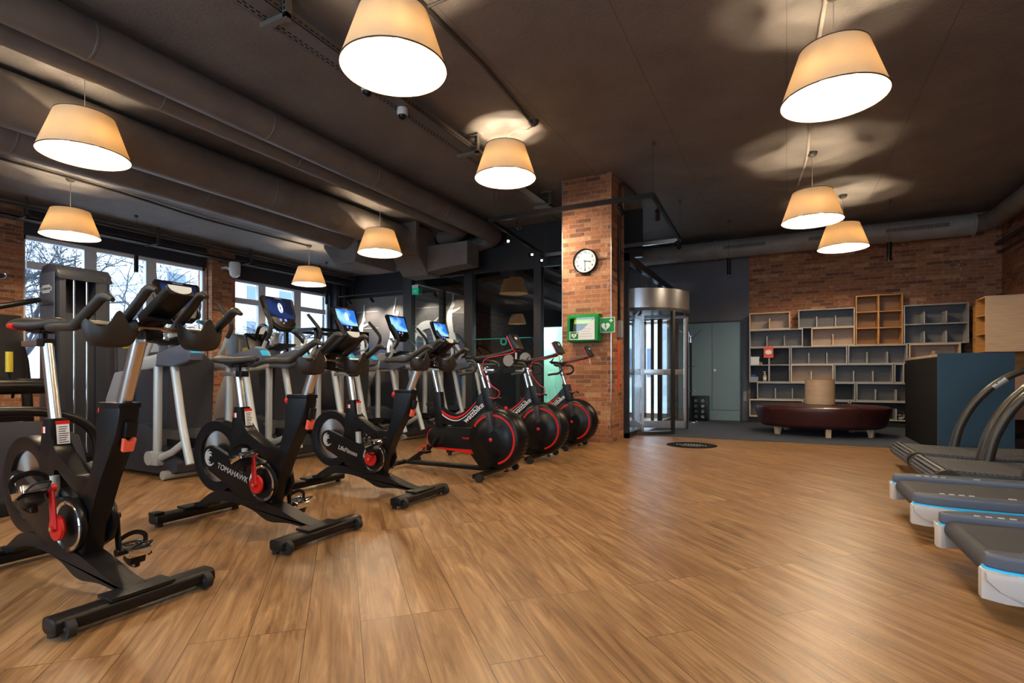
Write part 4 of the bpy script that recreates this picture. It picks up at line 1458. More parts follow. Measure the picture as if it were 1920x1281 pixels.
for i in range(2):
    for j in range(4):
        b.lathe([(0, -0.123), (0.032, -0.123), (0.036, -0.119)], (-0.07 + 0.13 * i, 0, 0.09 + 0.11 * j), 'Y', 16)
obj('holes', b, 'chrome', t_)
o = thing('floor_decal', 'round dark decal with pale lettering stuck on the oak floor', 'floor decal', (-1.15, 7.57, 0))
obj('disc', B().lathe([(0, 0.002), (0.33, 0.002), (0.33, 0.0005), (0, 0.0005)], seg=48), 'slot', o)
b = B()
for i in range(11):
    b.box(-0.2 + i * 0.037, -0.178 + i * 0.037, -0.03, 0.03, 0.002, 0.0024)
b.box(-0.12, 0.12, 0.09, 0.11, 0.002, 0.0024).box(-0.12, 0.12, -0.11, -0.09, 0.002, 0.0024)
obj('pale_marks', b, 'grey_ink', o, smooth=False)

# ------------------------------------------------------------------ clock, defibrillator
t_ = thing('wall_clock', 'round white wall clock with black rim on the brick pillar', 'clock', (-2.56, 7.28, 2.58))
obj('case', B().lathe([(0, 0), (0.165, 0), (0.178, -0.01), (0.178, -0.05), (0.172, -0.055), (0.162, -0.05), (0.160, -0.03), (0, -0.03)], (0, 0, 0), 'Y', 48), 'black', t_)
fo = obj('dial', B().lathe([(0, -0.032), (0.161, -0.032)], (0, 0, 0), 'Y', 48), 'white', t_)
for k in range(12):
    a = R(90 - 30 * (k + 1))
    text('numeral', str(k + 1), 0.045, (0.125 * math.cos(a), -0.0335, 0.125 * math.sin(a)), FY, 'black_ink', fo)
def hand(name, ang, l, wd, y):
    a = R(ang)
    b = B().sweep([(-0.02 * math.sin(a), y, -0.02 * math.cos(a)), (l * math.sin(a), y, l * math.cos(a))], (wd, 0.0012), 6, up=(0, 1, 0))
    return b
obj('hour_hand', hand('h', 97, 0.09, 0.005, -0.038), 'black_ink', t_)
obj('minute_hand', hand('m', 180, 0.135, 0.0035, -0.041), 'black_ink', t_)
obj('bracket', B().tube([(0.17, -0.01, 0.0), (0.30, -0.01, 0.02), (0.30, -0.01, 0.07)], 0.006, 6), 'silver', t_)
obj('glass', B().lathe([(0, -0.052), (0.162, -0.05)], (0, 0, 0), 'Y', 48), 'clear', t_)

def heart(b, cx, cz, s_, y0, y1):
    pts = []
    for i in range(28):
        t0 = 2 * PI * i / 28
        pts.append((cx + s_ * 0.062 * 16 * math.sin(t0) ** 3 / 16 * 1.0, cz + s_ * 0.062 / 16 * (13 * math.cos(t0) - 5 * math.cos(2 * t0) - 2 * math.cos(3 * t0) - math.cos(4 * t0))))
    b.prism(pts, y0, y1)
def bolt(b, cx, cz, s_, y0, y1):
    p = [(0.008, 0.04), (-0.014, 0.0), (0.0, 0.0), (-0.008, -0.042), (0.016, 0.006), (0.002, 0.006)]
    b.prism([(cx + s_ * a, cz + s_ * c) for a, c in p], y0, y1)
t_ = thing('defibrillator_cabinet', 'green defibrillator cabinet with clear cover on the brick pillar', 'defibrillator', (-2.545, 7.28, 1.615))
b = B()
b.box(-0.225, 0.225, -0.02, 0.0, -0.195, 0.205, 0.006)
b.prism([(-0.02, -0.2), (-0.20, -0.185), (-0.205, -0.17), (-0.02, -0.17)], -0.225, 0.225, 0.004, 'X')
b.prism([(-0.02, 0.205), (-0.12, 0.20), (-0.185, 0.155), (-0.185, 0.135), (-0.115, 0.178), (-0.02, 0.183)], -0.225, 0.225, 0.004, 'X')
for x0 in (-0.225, 0.185):
    b.prism([(-0.02, -0.19), (-0.20, -0.185), (-0.19, 0.13), (-0.12, 0.195), (-0.02, 0.2)], x0, x0 + 0.04, 0.005, 'X')
obj('housing', b, 'green', t_)
obj('clear_cover', B().box(-0.185, 0.185, -0.20, -0.198, -0.17, 0.145), 'clear', t_, smooth=False)
bag = obj('bag', B().box(-0.15, 0.13, -0.16, -0.03, -0.12, 0.10, 0.02), 'aed_in', t_)
obj('bag_flap', B().box(-0.13, 0.13, -0.165, -0.04, 0.06, 0.13, 0.01), 'lime', bag)
o = obj('notice', B().prism([(-0.185, -0.165), (0.185, -0.165), (0.185, 0.12), (0.08, 0.04), (0.0, -0.03), (-0.08, -0.05), (-0.185, -0.05)], -0.203, -0.2005), 'white', t_)
obj('green_square', B().box(-0.172, -0.055, -0.205, -0.2031, -0.155, -0.055), 'green', o, smooth=False)
b = B(); heart(b, -0.118, -0.108, 0.62, -0.207, -0.2051); b.box(-0.075, -0.065, -0.207, -0.2051, -0.085, -0.06).box(-0.083, -0.058, -0.207, -0.2051, -0.077, -0.068)
obj('heart', b, 'white', o)
b = B(); bolt(b, -0.118, -0.105, 0.8, -0.209, -0.2071)
obj('flash', b, 'green', o)
b = B()
for r_, (a0, a1) in enumerate(((0.0, 0.14), (0.0, 0.12), (-0.02, 0.15), (-0.04, 0.16))):
    for i in range(5):
        b.box(a0 + i * (a1 - a0) / 5, a0 + (i + 0.6) * (a1 - a0) / 5, -0.2045, -0.2031, -0.02 - r_ * 0.035, -0.012 - r_ * 0.035)
obj('small_print', b, 'grey_ink', o, smooth=False)
t_ = thing('projecting_sign', 'green square heart-and-flash sign projecting beside the defibrillator cabinet', 'sign', (-2.21, 7.27, 1.65))
obj('plate', B().box(-0.105, 0.105, -0.09, -0.084, -0.105, 0.105, 0.002), 'white', t_)
obj('green_field', B().box(-0.097, 0.097, -0.0915, -0.0895, -0.097, 0.097), 'green', t_, smooth=False)
b = B(); heart(b, -0.025, -0.02, 1.0, -0.094, -0.0916); b.box(0.045, 0.06, -0.094, -0.0916, 0.035, 0.085).box(0.028, 0.077, -0.094, -0.0916, 0.052, 0.067)
obj('heart', b, 'white', t_)
b = B(); bolt(b, -0.025, -0.015, 1.2, -0.096, -0.0941)
obj('flash', b, 'green', t_)
obj('bracket', B().box(-0.11, -0.09, -0.088, 0.0, -0.08, 0.08), 'green', t_, smooth=False)
t_ = thing('fire_extinguisher', 'red fire extinguisher standing in front of the studio glass', 'fire extinguisher', (-6.15, 8.92, 0.0))
obj('cylinder', B().lathe([(0, 0), (0.075, 0), (0.08, 0.02), (0.08, 0.42), (0.06, 0.48), (0.025, 0.51), (0, 0.51)], seg=24), 'ext_red', t_)
obj('valve', B().cyl((0, 0, 0.51), (0, 0, 0.56), 0.02, 10).box(-0.02, 0.11, -0.012, 0.012, 0.56, 0.585), 'black', t_)
obj('hose', B().tube([(0.03, 0, 0.54), (0.12, 0, 0.48), (0.11, 0, 0.25), (0.1, 0, 0.12)], 0.012, 8, k=4), 'black', t_)

# ------------------------------------------------------------------ spin bikes (local x = forward, z = up)
def stabiliser(x, parent, front):
    b = B()
    b.sweep([(x, -0.30, 0.052), (x, -0.295, 0.052), (x, 0.295, 0.052), (x, 0.30, 0.052)], [(0.038, 0.022), (0.048, 0.030), (0.048, 0.030), (0.038, 0.022)], 16, sq=0.55)
    o = obj('front_stabiliser' if front else 'rear_stabiliser', b, 'black2', parent)
    for s_ in (-1, 1):
        if front:
            b = B().cyl((x + 0.045, s_ * 0.255 - 0.014, 0.040), (x + 0.045, s_ * 0.255 + 0.014, 0.040), 0.034, 20)
            w_ = obj('transport_wheel', b, 'rubber', o)
            obj('wheel_bolt', B().cyl((x + 0.045, s_ * 0.255 - 0.018, 0.040), (x + 0.045, s_ * 0.255 + 0.018, 0.040), 0.009, 12), 'chrome', o)
            obj('foot', B().cyl((x - 0.03, s_ * 0.27, 0.0), (x - 0.03, s_ * 0.27, 0.03), 0.018, 12), 'rubber', o)
        else:
            obj('foot', B().cyl((x, s_ * 0.26, 0.0), (x, s_ * 0.26, 0.03), 0.022, 12), 'rubber', o)
            obj('end_cap', B().cbox((x, s_ * 0.275, 0.086), (0.07, 0.06, 0.02), bev=0.006), 'black', o)
    return o

def spin_bike(loc, label, sdz=0.0, hdz=0.0, word=None, red_saddle=False):
    t_ = thing('spin_bike', label, 'exercise bike', loc, group='black spin bikes with red cranks')
    stabiliser(-0.03, t_, True)
    stabiliser(-1.14, t_, False)
    b = B()
    up = catmull([(-1.14, 0, .092), (-1.10, 0, .10), (-1.02, 0, .150), (-.93, 0, .198), (-.82, 0, .215), (-.66, 0, .208), (-.50, 0, .190), (-.40, 0, .180), (-.28, 0, .150), (-.14, 0, .108), (0.0, 0, .088)], 3)
    lo = catmull([(0.0, 0, .080), (-.12, 0, .078), (-.22, 0, .085), (-.30, 0, .080), (-.37, 0, .074), (-.44, 0, .085), (-.54, 0, .125), (-.68, 0, .150), (-.84, 0, .152), (-.96, 0, .125), (-1.04, 0, .085), (-1.14, 0, .080)], 3)
    b.prism([(p.x, p.z) for p in up + lo], -0.048, 0.048, 0.012)
    b.box(-.085, 0.02, -0.12, 0.12, 0.080, 0.094, 0.005)
    b.box(-1.19, -1.09, -0.12, 0.12, 0.080, 0.094, 0.005)
    obj('base_frame', b, 'black2', t_)
    # tower that carries the handlebar
    W = .040
    b = B()
    front = [(-.092, .832), (-.090, .80), (-.113, .70), (-.17, .615), (-.235, .51), (-.285, .41), (-.335, .30), (-.375, .17)]
    rear = [(-.56, .17), (-.58, .22), (-.50, .34), (-.44, .42), (-.36, .45), (-.31, .50), (-.282, .57), (-.268, .65), (-.262, .74), (-.250, .832)]
    b.prism(front + rear, -W, W, 0.014)
    obj('frame_tower', b, 'black', t_)
    b = B()
    b.box(-.252, -.088, -.043, .043, .815, .838, .005)
    obj('tower_collar', b, 'black', t_)
    # seat column and the bent beam joining it to the tower
    b = B()
    b.prism([(-.740, .752), (-.672, .752), (-.660, .665), (-.655, .63), (-.60, .595), (-.47, .515), (-.43, .50), (-.38, .505), (-.33, .53), (-.29, .50), (-.34, .43), (-.42, .425), (-.47, .44), (-.60, .525), (-.64, .545), (-.635, .48), (-.61, .38), (-.60, .25), (-.80, .25), (-.80, .36), (-.778, .46), (-.766, .54), (-.753, .64)], -0.037, 0.037, 0.013)
    obj('seat_column', b, 'black', t_)
    obj('lower_brace', B().sweep([(-.60, 0, .42), (-.54, 0, .40), (-.40, 0, .30)], (0.032, 0.028), 12, sq=0.7), 'black2', t_)
    obj('brake_cylinder', B().cyl((-.605, -0.045, .40), (-.613, -0.045, .50), 0.022, 14), 'silver_paint', t_, label='silver brake cylinder')
    # flywheel and its ring guard
    fx, fz = -.920, .427
    obj('flywheel', B().lathe([(0.0, -0.012), (0.165, -0.012), (0.17, -0.006), (0.17, 0.006), (0.165, 0.012), (0.0, 0.012)], (fx, 0, fz), 'Y', 56), 'steel', t_, label='bright spun-steel flywheel disc')
    obj('flywheel_guard', B().lathe([(0.164, -0.028), (0.200, -0.034), (0.228, -0.034), (0.232, -0.02), (0.232, 0.02), (0.228, 0.034), (0.200, .034), (0.164, 0.028)], (fx, 0, fz), 'Y', 64, closed=True), 'black', t_)
    # belt cover
    hull = []
    for i in range(13):
        a = R(68 + 195 * i / 12)
        hull.append((fx + 0.0 + 0.075 * math.cos(a), fz + 0.075 * math.sin(a)))
    hull += [(-.78, .275), (-.66, .195), (-.52, .180), (-.42, .185), (-.345, .225), (-.310, .30), (-.325, .375), (-.385, .425), (-.47, .425), (-.56, .40), (-.66, .425), (-.76, .455), (-.84, .482)]
    bc = obj('belt_cover', B().prism(hull, -0.072, -0.045, 0.010), 'black', t_)
    obj('belt_cover', B().prism(hull, 0.045, 0.072, 0.010), 'black', t_)
    b = B()   # swirl emblem
    for k, (r0, a0, a1, wd) in enumerate(((0.046, 100, 330, .009), (0.030, 60, 300, .008), (0.014, 20, 260, .007))):
        pts = [(fx + .005 + r0 * math.cos(R(a)), -0.0730, fz + r0 * 1.1 * math.sin(R(a))) for a in range(a0, a1, 20)]
        b.sweep(pts, [(wd * math.sin(PI * (i + .6) / (len(pts))) + .001, 0.001) for i in range(len(pts))], 6, up=(0, 1, 0))
    obj('emblem', b, 'grey_ink', bc)
    if word:
        text('lettering', word, .050, (-.70, -.0728, .345), (R(90), R(14), 0), 'grey_ink', bc, shear=0.15)
    cx0, cz0 = -.43, .305
    obj('crank_ring', B().lathe([(0.092, -0.072), (0.104, -0.076), (0.108, -0.070), (0.092, -0.067)], (cx0, 0, cz0), 'Y', 36, closed=True), 'chrome', t_)
    for s_ in (-1, 1):
        b = B()
        y = s_ * 0.105
        if s_ < 0:
            b.lathe([(0, y - .010), (0.052, y - .010), (0.056, y), (0.052, y + .008), (0, y + .008)], (cx0, 0, cz0), 'Y', 32)
        ang = R(93) if word != 'LifeFitness' else R(52)
        d = Vector((math.cos(ang), 0, math.sin(ang))) * .170 * (1 if s_ < 0 else -1)
        b.sweep([(cx0, y + s_ * .012, cz0), (cx0 + d.x, y + s_ * .018, cz0 + d.z)], [(0.021, 0.011), (0.016, 0.010)], 12, up=(0, 1, 0))
        b.cyl((cx0 + d.x, y + s_ * .005, cz0 + d.z), (cx0 + d.x, y + s_ * .032, cz0 + d.z), 0.018, 16)
        b.cyl((cx0, y + s_ * .005, cz0), (cx0, y + s_ * .026, cz0), 0.014, 16)
        cr = obj('crank', b, 'red' if s_ < 0 else 'black', t_, label='red crank arm' if s_ < 0 else 'black far-side crank arm')
        obj('crank_bolt', B().cyl((cx0, y + s_ * .024, cz0), (cx0, y + s_ * .028, cz0), 0.010, 12), 'chrome', cr)
        px, pz = cx0 + d.x, cz0 + d.z
        b = B()
        b.cyl((px, y + s_ * .03, pz), (px, y + s_ * .135, pz), 0.009, 10)
        yy0, yy1 = sorted((y + s_ * .040, y + s_ * .130))
        rp = (0, R(-25 if s_ < 0 else 15), 0)
        for dx in (-.045, .045):
            b.cbox((px + dx * math.cos(rp[1]), (yy0 + yy1) / 2, pz - dx * math.sin(rp[1])), (.010, .088, .036), rp, .003)
        for yy in (yy0, yy1):
            b.cbox((px, yy, pz), (.092, .009, .034), rp, .003)
        b.cbox((px, (yy0 + yy1) / 2, pz), (.04, .09, .022), rp, .006)
        obj('pedal', b, 'chrome', cr)
        b = B()
        ym = (yy0 + yy1) / 2
        b.tube([(px - .01, yy0 - .008, pz), (px - .015, yy0 - .010, pz + .05), (px - .005, ym, pz + .075), (px - .015, yy1 + .008, pz + .05), (px - .01, yy1 + .008, pz), (px - .01, yy1 + .03, pz - .05)], [(0.011, 0.002)] * 6, 8, k=5, up=(1, 0, 0))
        b.tube([(px + .045, yy0 + .01, pz + .012), (px + .10, yy0 + .02, pz + .045), (px + .115, ym, pz + .05), (px + .10, yy1 - .02, pz + .045), (px + .045, yy1 - .01, pz + .012)], 0.004, 6, k=5)
        b.cbox((px, ym, pz - .038), (.065, .07, .045), rp, .012)
        b.tube([(px + .02, ym, pz - .05), (px + .0, ym + .01, pz - .09), (px - .05, ym, pz - .075), (px - .08, ym, pz - .03)], [(0.003, 0.011)] * 4, 8, k=4, up=(0, 1, 0))
        obj('strap_cage', b, 'black', cr)
    # seat post, slider and saddle
    ptx, ptz = -.748 - .27 * sdz, .945 + sdz
    obj('seat_post', B().sweep([(-.700, 0, .70), (ptx, 0, ptz + .005)], (0.021, 0.030), 16, sq=0.75), 'silver', t_)
    sx = -.62 * sdz
    Z = sdz
    obj('seat_slider', B().box(-.905 + sx, -.705 + sx, -0.020, 0.020, .945 + Z, .972 + Z, 0.006), 'silver', t_)
    b = B()
    b.box(-.735 + sx, -.675 + sx, -0.026, 0.026, .940 + Z, .978 + Z, 0.006)
    b.cyl((-.735 + sx, 0, .974 + Z), (-.735 + sx, 0, 1.01 + Z), 0.014, 14)
    b.box(-.775 + sx, -.695 + sx, -.03, .03, 1.003 + Z, 1.020 + Z, .004)
    for s_ in (-1, 1):
        b.tube([(-.87 + sx, s_ * .03, 1.032 + Z), (-.79 + sx, s_ * .025, 1.013 + Z), (-.68 + sx, s_ * .02, 1.013 + Z), (-.61 + sx, s_ * .012, 1.032 + Z)], .0045, 6, k=3)
    obj('seat_clamp', b, 'black', t_)
    st = [(.000, .040, .012, .006), (.012, .066, .022, .006), (.05, .080, .028, .006), (.11, .079, .030, .002), (.17, .062, .028, -.004), (.23, .040, .024, -.004), (.29, .028, .022, .000), (.34, .023, .020, .003), (.372, .018, .016, .001), (.380, .010, .010, .000)]
    b = B()
    b.sweep([(-.935 + sx + u * 1.0, 0, 1.050 + Z + dz) for u, wd, hh, dz in st], [(wd, hh) for u, wd, hh, dz in st], 24, sq=.85)
    for v in b.bm.verts:   # flat nose-to-tail channel and dropped flanks
        yy = v.co.y
        v.co.z -= 1.6 * yy * yy
    sd = obj('saddle', b, 'grip', t_, ang=60)
    if red_saddle:
        b = B()
        b.sweep([(-.937 + sx + u * 1.0, 0, 1.046 + Z + dz) for u, wd, hh, dz in st[:4]], [(wd + .003, hh + .001) for u, wd, hh, dz in st[:4]], 24, sq=.85)
        for v in b.bm.verts:
            v.co.z -= 1.6 * v.co.y ** 2
            v.co.z = min(v.co.z, 1.052 + Z)
        obj('saddle_tip', b, 'red', sd, label='red rear edge of the saddle')
        obj('saddle_nose_pad', B().ball((-.60 + sx, 0, 1.035 + Z), .022, (1.4, 1, .8)), 'red', sd, label='red pad under the saddle nose')
    # handlebar post and everything it carries
    Z = hdz
    topx = -.020 + .42 * Z
    hp = obj('handlebar_post', B().sweep([(-.172, 0, .74), (topx, 0, 1.100 + Z)], (0.024, 0.029), 16, sq=0.65), 'silver', t_)
    b = B()
    for i in range(int(24 + 80 * Z)):
        t0 = .10 + i * .0105
        b.box(-.172 + .42 * t0 - .022, -.172 + .42 * t0 - (.016 if i % 5 else .010), -.0262, -.0246, .74 + t0, .7422 + t0)
    obj('scale_marks', b, 'black_ink', hp, smooth=False)
    X = -.02 if Z else 0
    obj('handlebar_slider', B().box(-.11 + X + .42 * Z, .06 + X, -0.022, 0.022, 1.080 + Z, 1.104 + Z, 0.006), 'silver', t_)
    def V(x, y, z):
        return (x + X, y, z + Z)
    b = B()
    b.tube([V(.055, 0, 1.090), V(.12, 0, 1.082), V(.20, .02, 1.070)], [(.016, .010), (.018, .010), (.008, .005)], 10, k=3)
    b.box(.02 + X, .085 + X, -.034, .034, 1.092 + Z, 1.128 + Z, .006)
    b.tube([V(-.01, -.03, 1.115), V(.06, -.01, 1.150), V(.115, 0, 1.17), V(.15, .02, 1.16)], [(.02, .010), (.050, .012), (.055, .013), (.03, .010)], 12, k=3)
    b.cyl(V(.055, -.036, 1.112), V(.055, .036, 1.112), .008, 10)
    obj('stem', b, 'black', t_)
    for s_ in (-1, 1):
        b = B()
        b.tube([V(-.135, s_ * .252, 1.128), V(-.128, s_ * .252, 1.1285), V(-.05, s_ * .25, 1.130), V(.04, s_ * .25, 1.128), V(.075, s_ * .25, 1.142), V(.165, s_ * .248, 1.190), V(.215, s_ * .245, 1.218), V(.240, s_ * .242, 1.220), V(.275, s_ * .24, 1.207)], [.010, .017, .0185, .019, .0185, .0175, .0175, .016, .008], 14, k=4)
        obj('outer_grip', b, 'grip', t_)
        b = B()
        b.tube([V(.055, s_ * .10, 1.150), V(.085, s_ * .10, 1.170), V(.165, s_ * .10, 1.225), V(.205, s_ * .098, 1.258), V(.235, s_ * .098, 1.270), V(.268, s_ * .095, 1.260)], [.018, .019, .0175, .0175, .016, .008], 14, k=4)
        obj('inner_grip', b, 'grip', t_)
    obj('cross_bar', B().cyl(V(.062, -.25, 1.137), V(.062, .25, 1.137), 0.015, 14), 'silver', t_)
    for s_ in (-1, 1):
        cx, cyy = .105 + X, s_ * .168
        def cup(u, v, cx=cx, cyy=cyy, s_=s_):
            a = 2 * PI * u
            da = math.atan2(math.sin(a), math.cos(a))
            rim = 1.122 + 0.062 * math.exp(-(da / 0.30) ** 2) + 0.040 * min(1, max(0, (abs(da) - 0.75) / 0.8))
            if math.cos(a) < -0.3:
                rim -= 0.04 * (-math.cos(a) - 0.3)
            zb = 1.052
            z = zb + (rim - zb) * v ** 1.3
            r_ = 0.30 + 0.70 * math.sqrt(max(0, 1 - (1 - min(1, v * 1.15)) ** 2))
            return (cx + 0.064 * r_ * math.cos(a) + .006 * v, cyy + 0.088 * r_ * math.sin(a), z + Z)
        b = B().grid(cup, 64, 10, True)
        ring = [v_ for v_ in b.bm.verts if v_.co.z < 1.0521 + Z]
        b.bm.faces.new(ring)
        obj('bottle_cup', b, 'grip', t_, solid=0.007, ang=50)
    mm = Matrix.Translation(V(.165, 0, 1.222)) @ Matrix.Rotation(-math.atan2(.105, .19), 4, 'Y')
    b = B().box(-.12, .105, -.048, .048, -.020, .022, .010, mm)
    co = obj('console', b, 'black', t_)
    pts = [(-.044, .020), (.044, .020)] + [(.044 * math.cos(R(a)), .018 - .034 * math.sin(R(a)) ** .8) for a in range(10, 180, 12)]
    b = B().prism(pts, .1052, .1075, axis='X')
    b.bm.transform(mm)
    obj('display_end', b, 'display', co, label='pale display crescent on the console back')
    b = B().box(-.09, .09, -.040, .040, .0222, .0235, 0, mm)
    obj('display', b, 'anthr', co)
    # stickers and levers
    m_ = Matrix.Translation((-.655, 0.008, .685)) @ Matrix.Rotation(R(-7), 4, 'Y')
    st = obj('warning_label', B().box(.0005, .0018, -.025, .025, -.050, .040, 0, m_), 'white_ink', t_, smooth=False, label='white instruction label with red heading')
    obj('label_heading', B().box(.0006, .0028, -.027, .027, .040, .056, 0, m_), 'red', st, smooth=False)
    b = B()
    for i in range(8):
        b.box(.0018, .0024, -.017, .022 - (i * 7 % 4) * .004, -.044 + i * .0100, -.0405 + i * .0100, 0, m_)
    obj('label_lines', b, 'black_ink', st, smooth=False)
    st = obj('size_label', B().box(-.738, -.706, -.0385, -.0372, .685, .714), 'red', t_, smooth=False)
    obj('label_half', B().box(-.722, -.706, -.0392, -.0383, .685, .714), 'white_ink', st, smooth=False)
    obj('seat_lever', B().prism([(-.750, .68), (-.775, .612), (-.745, .612), (-.745, .69)], -.015, .015, .003), 'red', t_, label='red seat adjusting lever')
    m_ = Matrix.Translation((-.093, 0.004, .74)) @ Matrix.Rotation(R(14), 4, 'Y')
    obj('lever_mount', B().box(-.012, .012, -.022, .022, -.045, .02, .005, m_), 'black', t_)
    m_ = Matrix.Translation((-.116, 0.004, .665)) @ Matrix.Rotation(R(18), 4, 'Y')
    pts = [(-.024, .028), (-.017, .028)] + [(.015 * math.cos(R(a)), .028 - .014 * math.sin(R(a))) for a in range(180, -1, -20)] + [(.017, .028), (.024, .028), (.020, -.028), (-.020, -.028)]
    b = B().prism(pts, -.004, .016, .002, axis='X')
    b.bm.transform(m_)
    obj('adjusting_lever', b, 'salmon', t_, label='salmon adjusting lever')
    obj('knob', B().lathe([(0, -.02), (.022, -.018), (.022, .012), (0, .015)], (-.275, 0, .80), 'X', 14), 'red', t_)
    return t_
spin_bike((-2.31, 1.23, 0), 'nearest black spin bike with red crank and partly red saddle', .145, 0, None, True)
spin_bike((-2.36, 2.22, 0), 'second black spin bike from the viewer, between two others of its kind', 0, -.10, 'TOMAHAWK')
spin_bike((-2.43, 3.27, 0), 'third black spin bike from the viewer, beside the red-striped bikes', 0, -.072, 'LifeFitness')

# ------------------------------------------------------------------ red-striped bikes with fan housings
def race_bike():
    t_ = thing('indoor_bike', '', 'exercise bike', group='black and red indoor bikes with drum housings')
    # base
    b = B().sweep([(-.02, -.37, .052), (-.02, .37, .052)], (.024, .022), 12, sq=.6)
    fs = obj('front_stabiliser', b, 'black2', t_)
    for s_ in (-1, 1):
        obj('transport_wheel', B().cyl((.02, s_ * .355 - .018, .038), (.02, s_ * .355 + .018, .038), .036, 20), 'rubber', fs)
        obj('foot', B().cyl((-.02, s_ * .24, 0), (-.02, s_ * .24, .012), .024, 14).cyl((-.02, s_ * .24, .01), (-.02, s_ * .24, .04), .008, 8), 'rubber', fs)
    b = B().sweep([(-1.10, -.26, .052), (-1.10, .26, .052)], (.024, .022), 12, sq=.6)
    rs = obj('rear_stabiliser', b, 'black2', t_)
    for s_ in (-1, 1):
        obj('foot', B().cyl((-1.10, s_ * .22, 0), (-1.10, s_ * .22, .035), .022, 14), 'rubber', rs)
    b = B().sweep([(-1.10, 0, .060), (-.02, 0, .060)], (.028, .024), 12, sq=.6)
    b.sweep([(-1.02, 0, .07), (-.86, 0, .17), (-.72, 0, .28)], (.028, .022), 12, sq=.6)
    b.prism([(-.32, .24), (-.16, .06), (.02, .06), (.0, .16)], -.03, .03, .006)
    obj('base_beam', b, 'black2', t_)
    # drum housing
    cx, cz = .02, .355
    b = B()
    b.lathe([(0, -.15), (.075, -.15), (.13, -.145), (.165, -.125), (.185, -.115), (.235, -.112), (.262, -.100), (.285, -.06), (.292, 0), (.285, .06), (.262, .100), (.235, .112), (0, .12)], (cx, 0, cz), 'Y', 56)
    ho = obj('drum_housing', b, 'black', t_)
    obj('red_ring', B().lathe([(.215, -.1135), (.234, -.1132), (.234, -.1165), (.215, -.1165)], (cx, 0, cz), 'Y', 48, closed=True, a0=R(-75), a1=R(150)), 'red', ho)
    obj('hub_cap', B().lathe([(0, -.158), (.012, -.158), (.018, -.154), (.018, -.149)], (cx, 0, cz), 'Y', 24), 'red', ho)
    b = B()
    for k in range(20):
        a = 2 * PI * k / 20
        b.cbox((cx + .088 * math.cos(a), -.1505, cz + .088 * math.sin(a)), (.005, .003, .022), (0, PI / 2 - a, 0))
    obj('hub_slots', b, 'slot', ho, smooth=False)
    b = B()
    for k in range(6):
        a = R(-35 + k * 8)
        b.cbox((cx + .288 * math.cos(a), 0, cz + .288 * math.sin(a)), (.006, .12, .010), (0, -a, 0))
    obj('vent_ribs', b, 'slot', ho, smooth=False)
    # chain case
    cap = [(-.66 + .105 * math.cos(R(a)), .33 + .105 * math.sin(R(a))) for a in range(90, 271, 15)]
    prof = cap + [(-.15, .19), (-.12, .44)]
    cc = obj('chain_case', B().prism(prof, -.060, .060, .012), 'black', t_)
    b = B()
    pts = [(-.66 + .100 * math.cos(R(a)), -.0605, .33 + .100 * math.sin(R(a))) for a in range(120, 241, 12)]
    b.sweep(pts, (.004, .0015), 6, up=(0, 1, 0))
    b.prism([(-.70, .232), (-.60, .224), (-.15, .192), (-.15, .24), (-.45, .237), (-.62, .240)], -.0625, -.0600)
    obj('red_stripe', b, 'red', cc, smooth=False)
    text('lettering', 'Wattbike', .028, (-.30, -.0610, .345), FY, 'red', cc, shear=.2)
    obj('bottom_bracket', B().lathe([(0, -.066), (.03, -.070), (.068, -.066), (.072, -.060), (0, -.06)], (-.62, 0, .335), 'Y', 32), 'black2', t_)
    for s_ in (-1, 1):
        d = Vector((-.10, 0, -.135)) * (1 if s_ < 0 else -1)
        y = s_ * .085
        b = B().sweep([(-.62, s_ * .07, .335), (-.62, y, .335), (-.62 + d.x, y + s_ * .01, .335 + d.z)], [(.014, .014), (.012, .016), (.009, .012)], 10, up=(1, 0, 0))
        cr = obj('crank', b, 'black', t_)
        px, pz = -.62 + d.x, .335 + d.z
        a0, a1 = sorted((y + s_ * .03, y + s_ * .12))
        obj('pedal', B().box(px - .04, px + .05, a0, a1, pz - .012, pz + .012, .005).cyl((px, y, pz), (px, a1, pz), .007, 8), 'black', cr)
        obj('pedal_strap', B().tube([(px - .02, a0, pz + .01), (px - .02, a0, pz + .045), (px - .02, a1, pz + .05), (px - .02, a1, pz + .01)], [(.012, .004)] * 4, 8, k=3, up=(1, 0, 0)), 'orange', cr, label='orange-red pedal strap')
    # frame
    b = B()
    b.prism([(-.715, .785), (-.625, .785), (-.585, .44), (-.685, .42)], -.034, .034, .010)
    obj('seat_tube', b, 'black', t_)
    b = B()
    b.prism([(-.165, .832), (-.068, .832), (.020, .50), (-.07, .50)], -.034, .034, .010)
    obj('head_tube', b, 'black', t_)
    obj('fork_plate', B().prism([(-.03, .60), (.015, .62), (.055, .44), (.010, .41), (-.015, .50)], -.165, -.035, .008), 'anthr', t_, label='slate grey fork cover')
    upc = catmull([(-.66, 0, .70), (-.60, 0, .625), (-.50, 0, .575), (-.40, 0, .575), (-.28, 0, .65), (-.14, 0, .80)], 6)
    loc_ = catmull([(-.10, 0, .62), (-.22, 0, .54), (-.34, 0, .475), (-.46, 0, .46), (-.58, 0, .47), (-.66, 0, .52)], 6)
    fr = obj('swoop_frame', B().prism([(p.x, p.z) for p in upc + loc_], -.030, .030, .010), 'black', t_)
    def stripe(o0, o1, y):
        A = [(p.x + .00, p.z - o0) for p in upc[2:-3]]
        C_ = [(p.x + .00, p.z - o1(i / len(upc))) for i, p in enumerate(upc[2:-3])]
        return B().prism(A + C_[::-1], y - .001, y)
    obj('red_stripe', stripe(.020, lambda u: .052 - .022 * u, -.0305), 'red', fr, smooth=False)
    obj('white_stripe', stripe(.056, lambda u: .070 - .010 * u, -.0308), 'white_ink', fr, smooth=False)
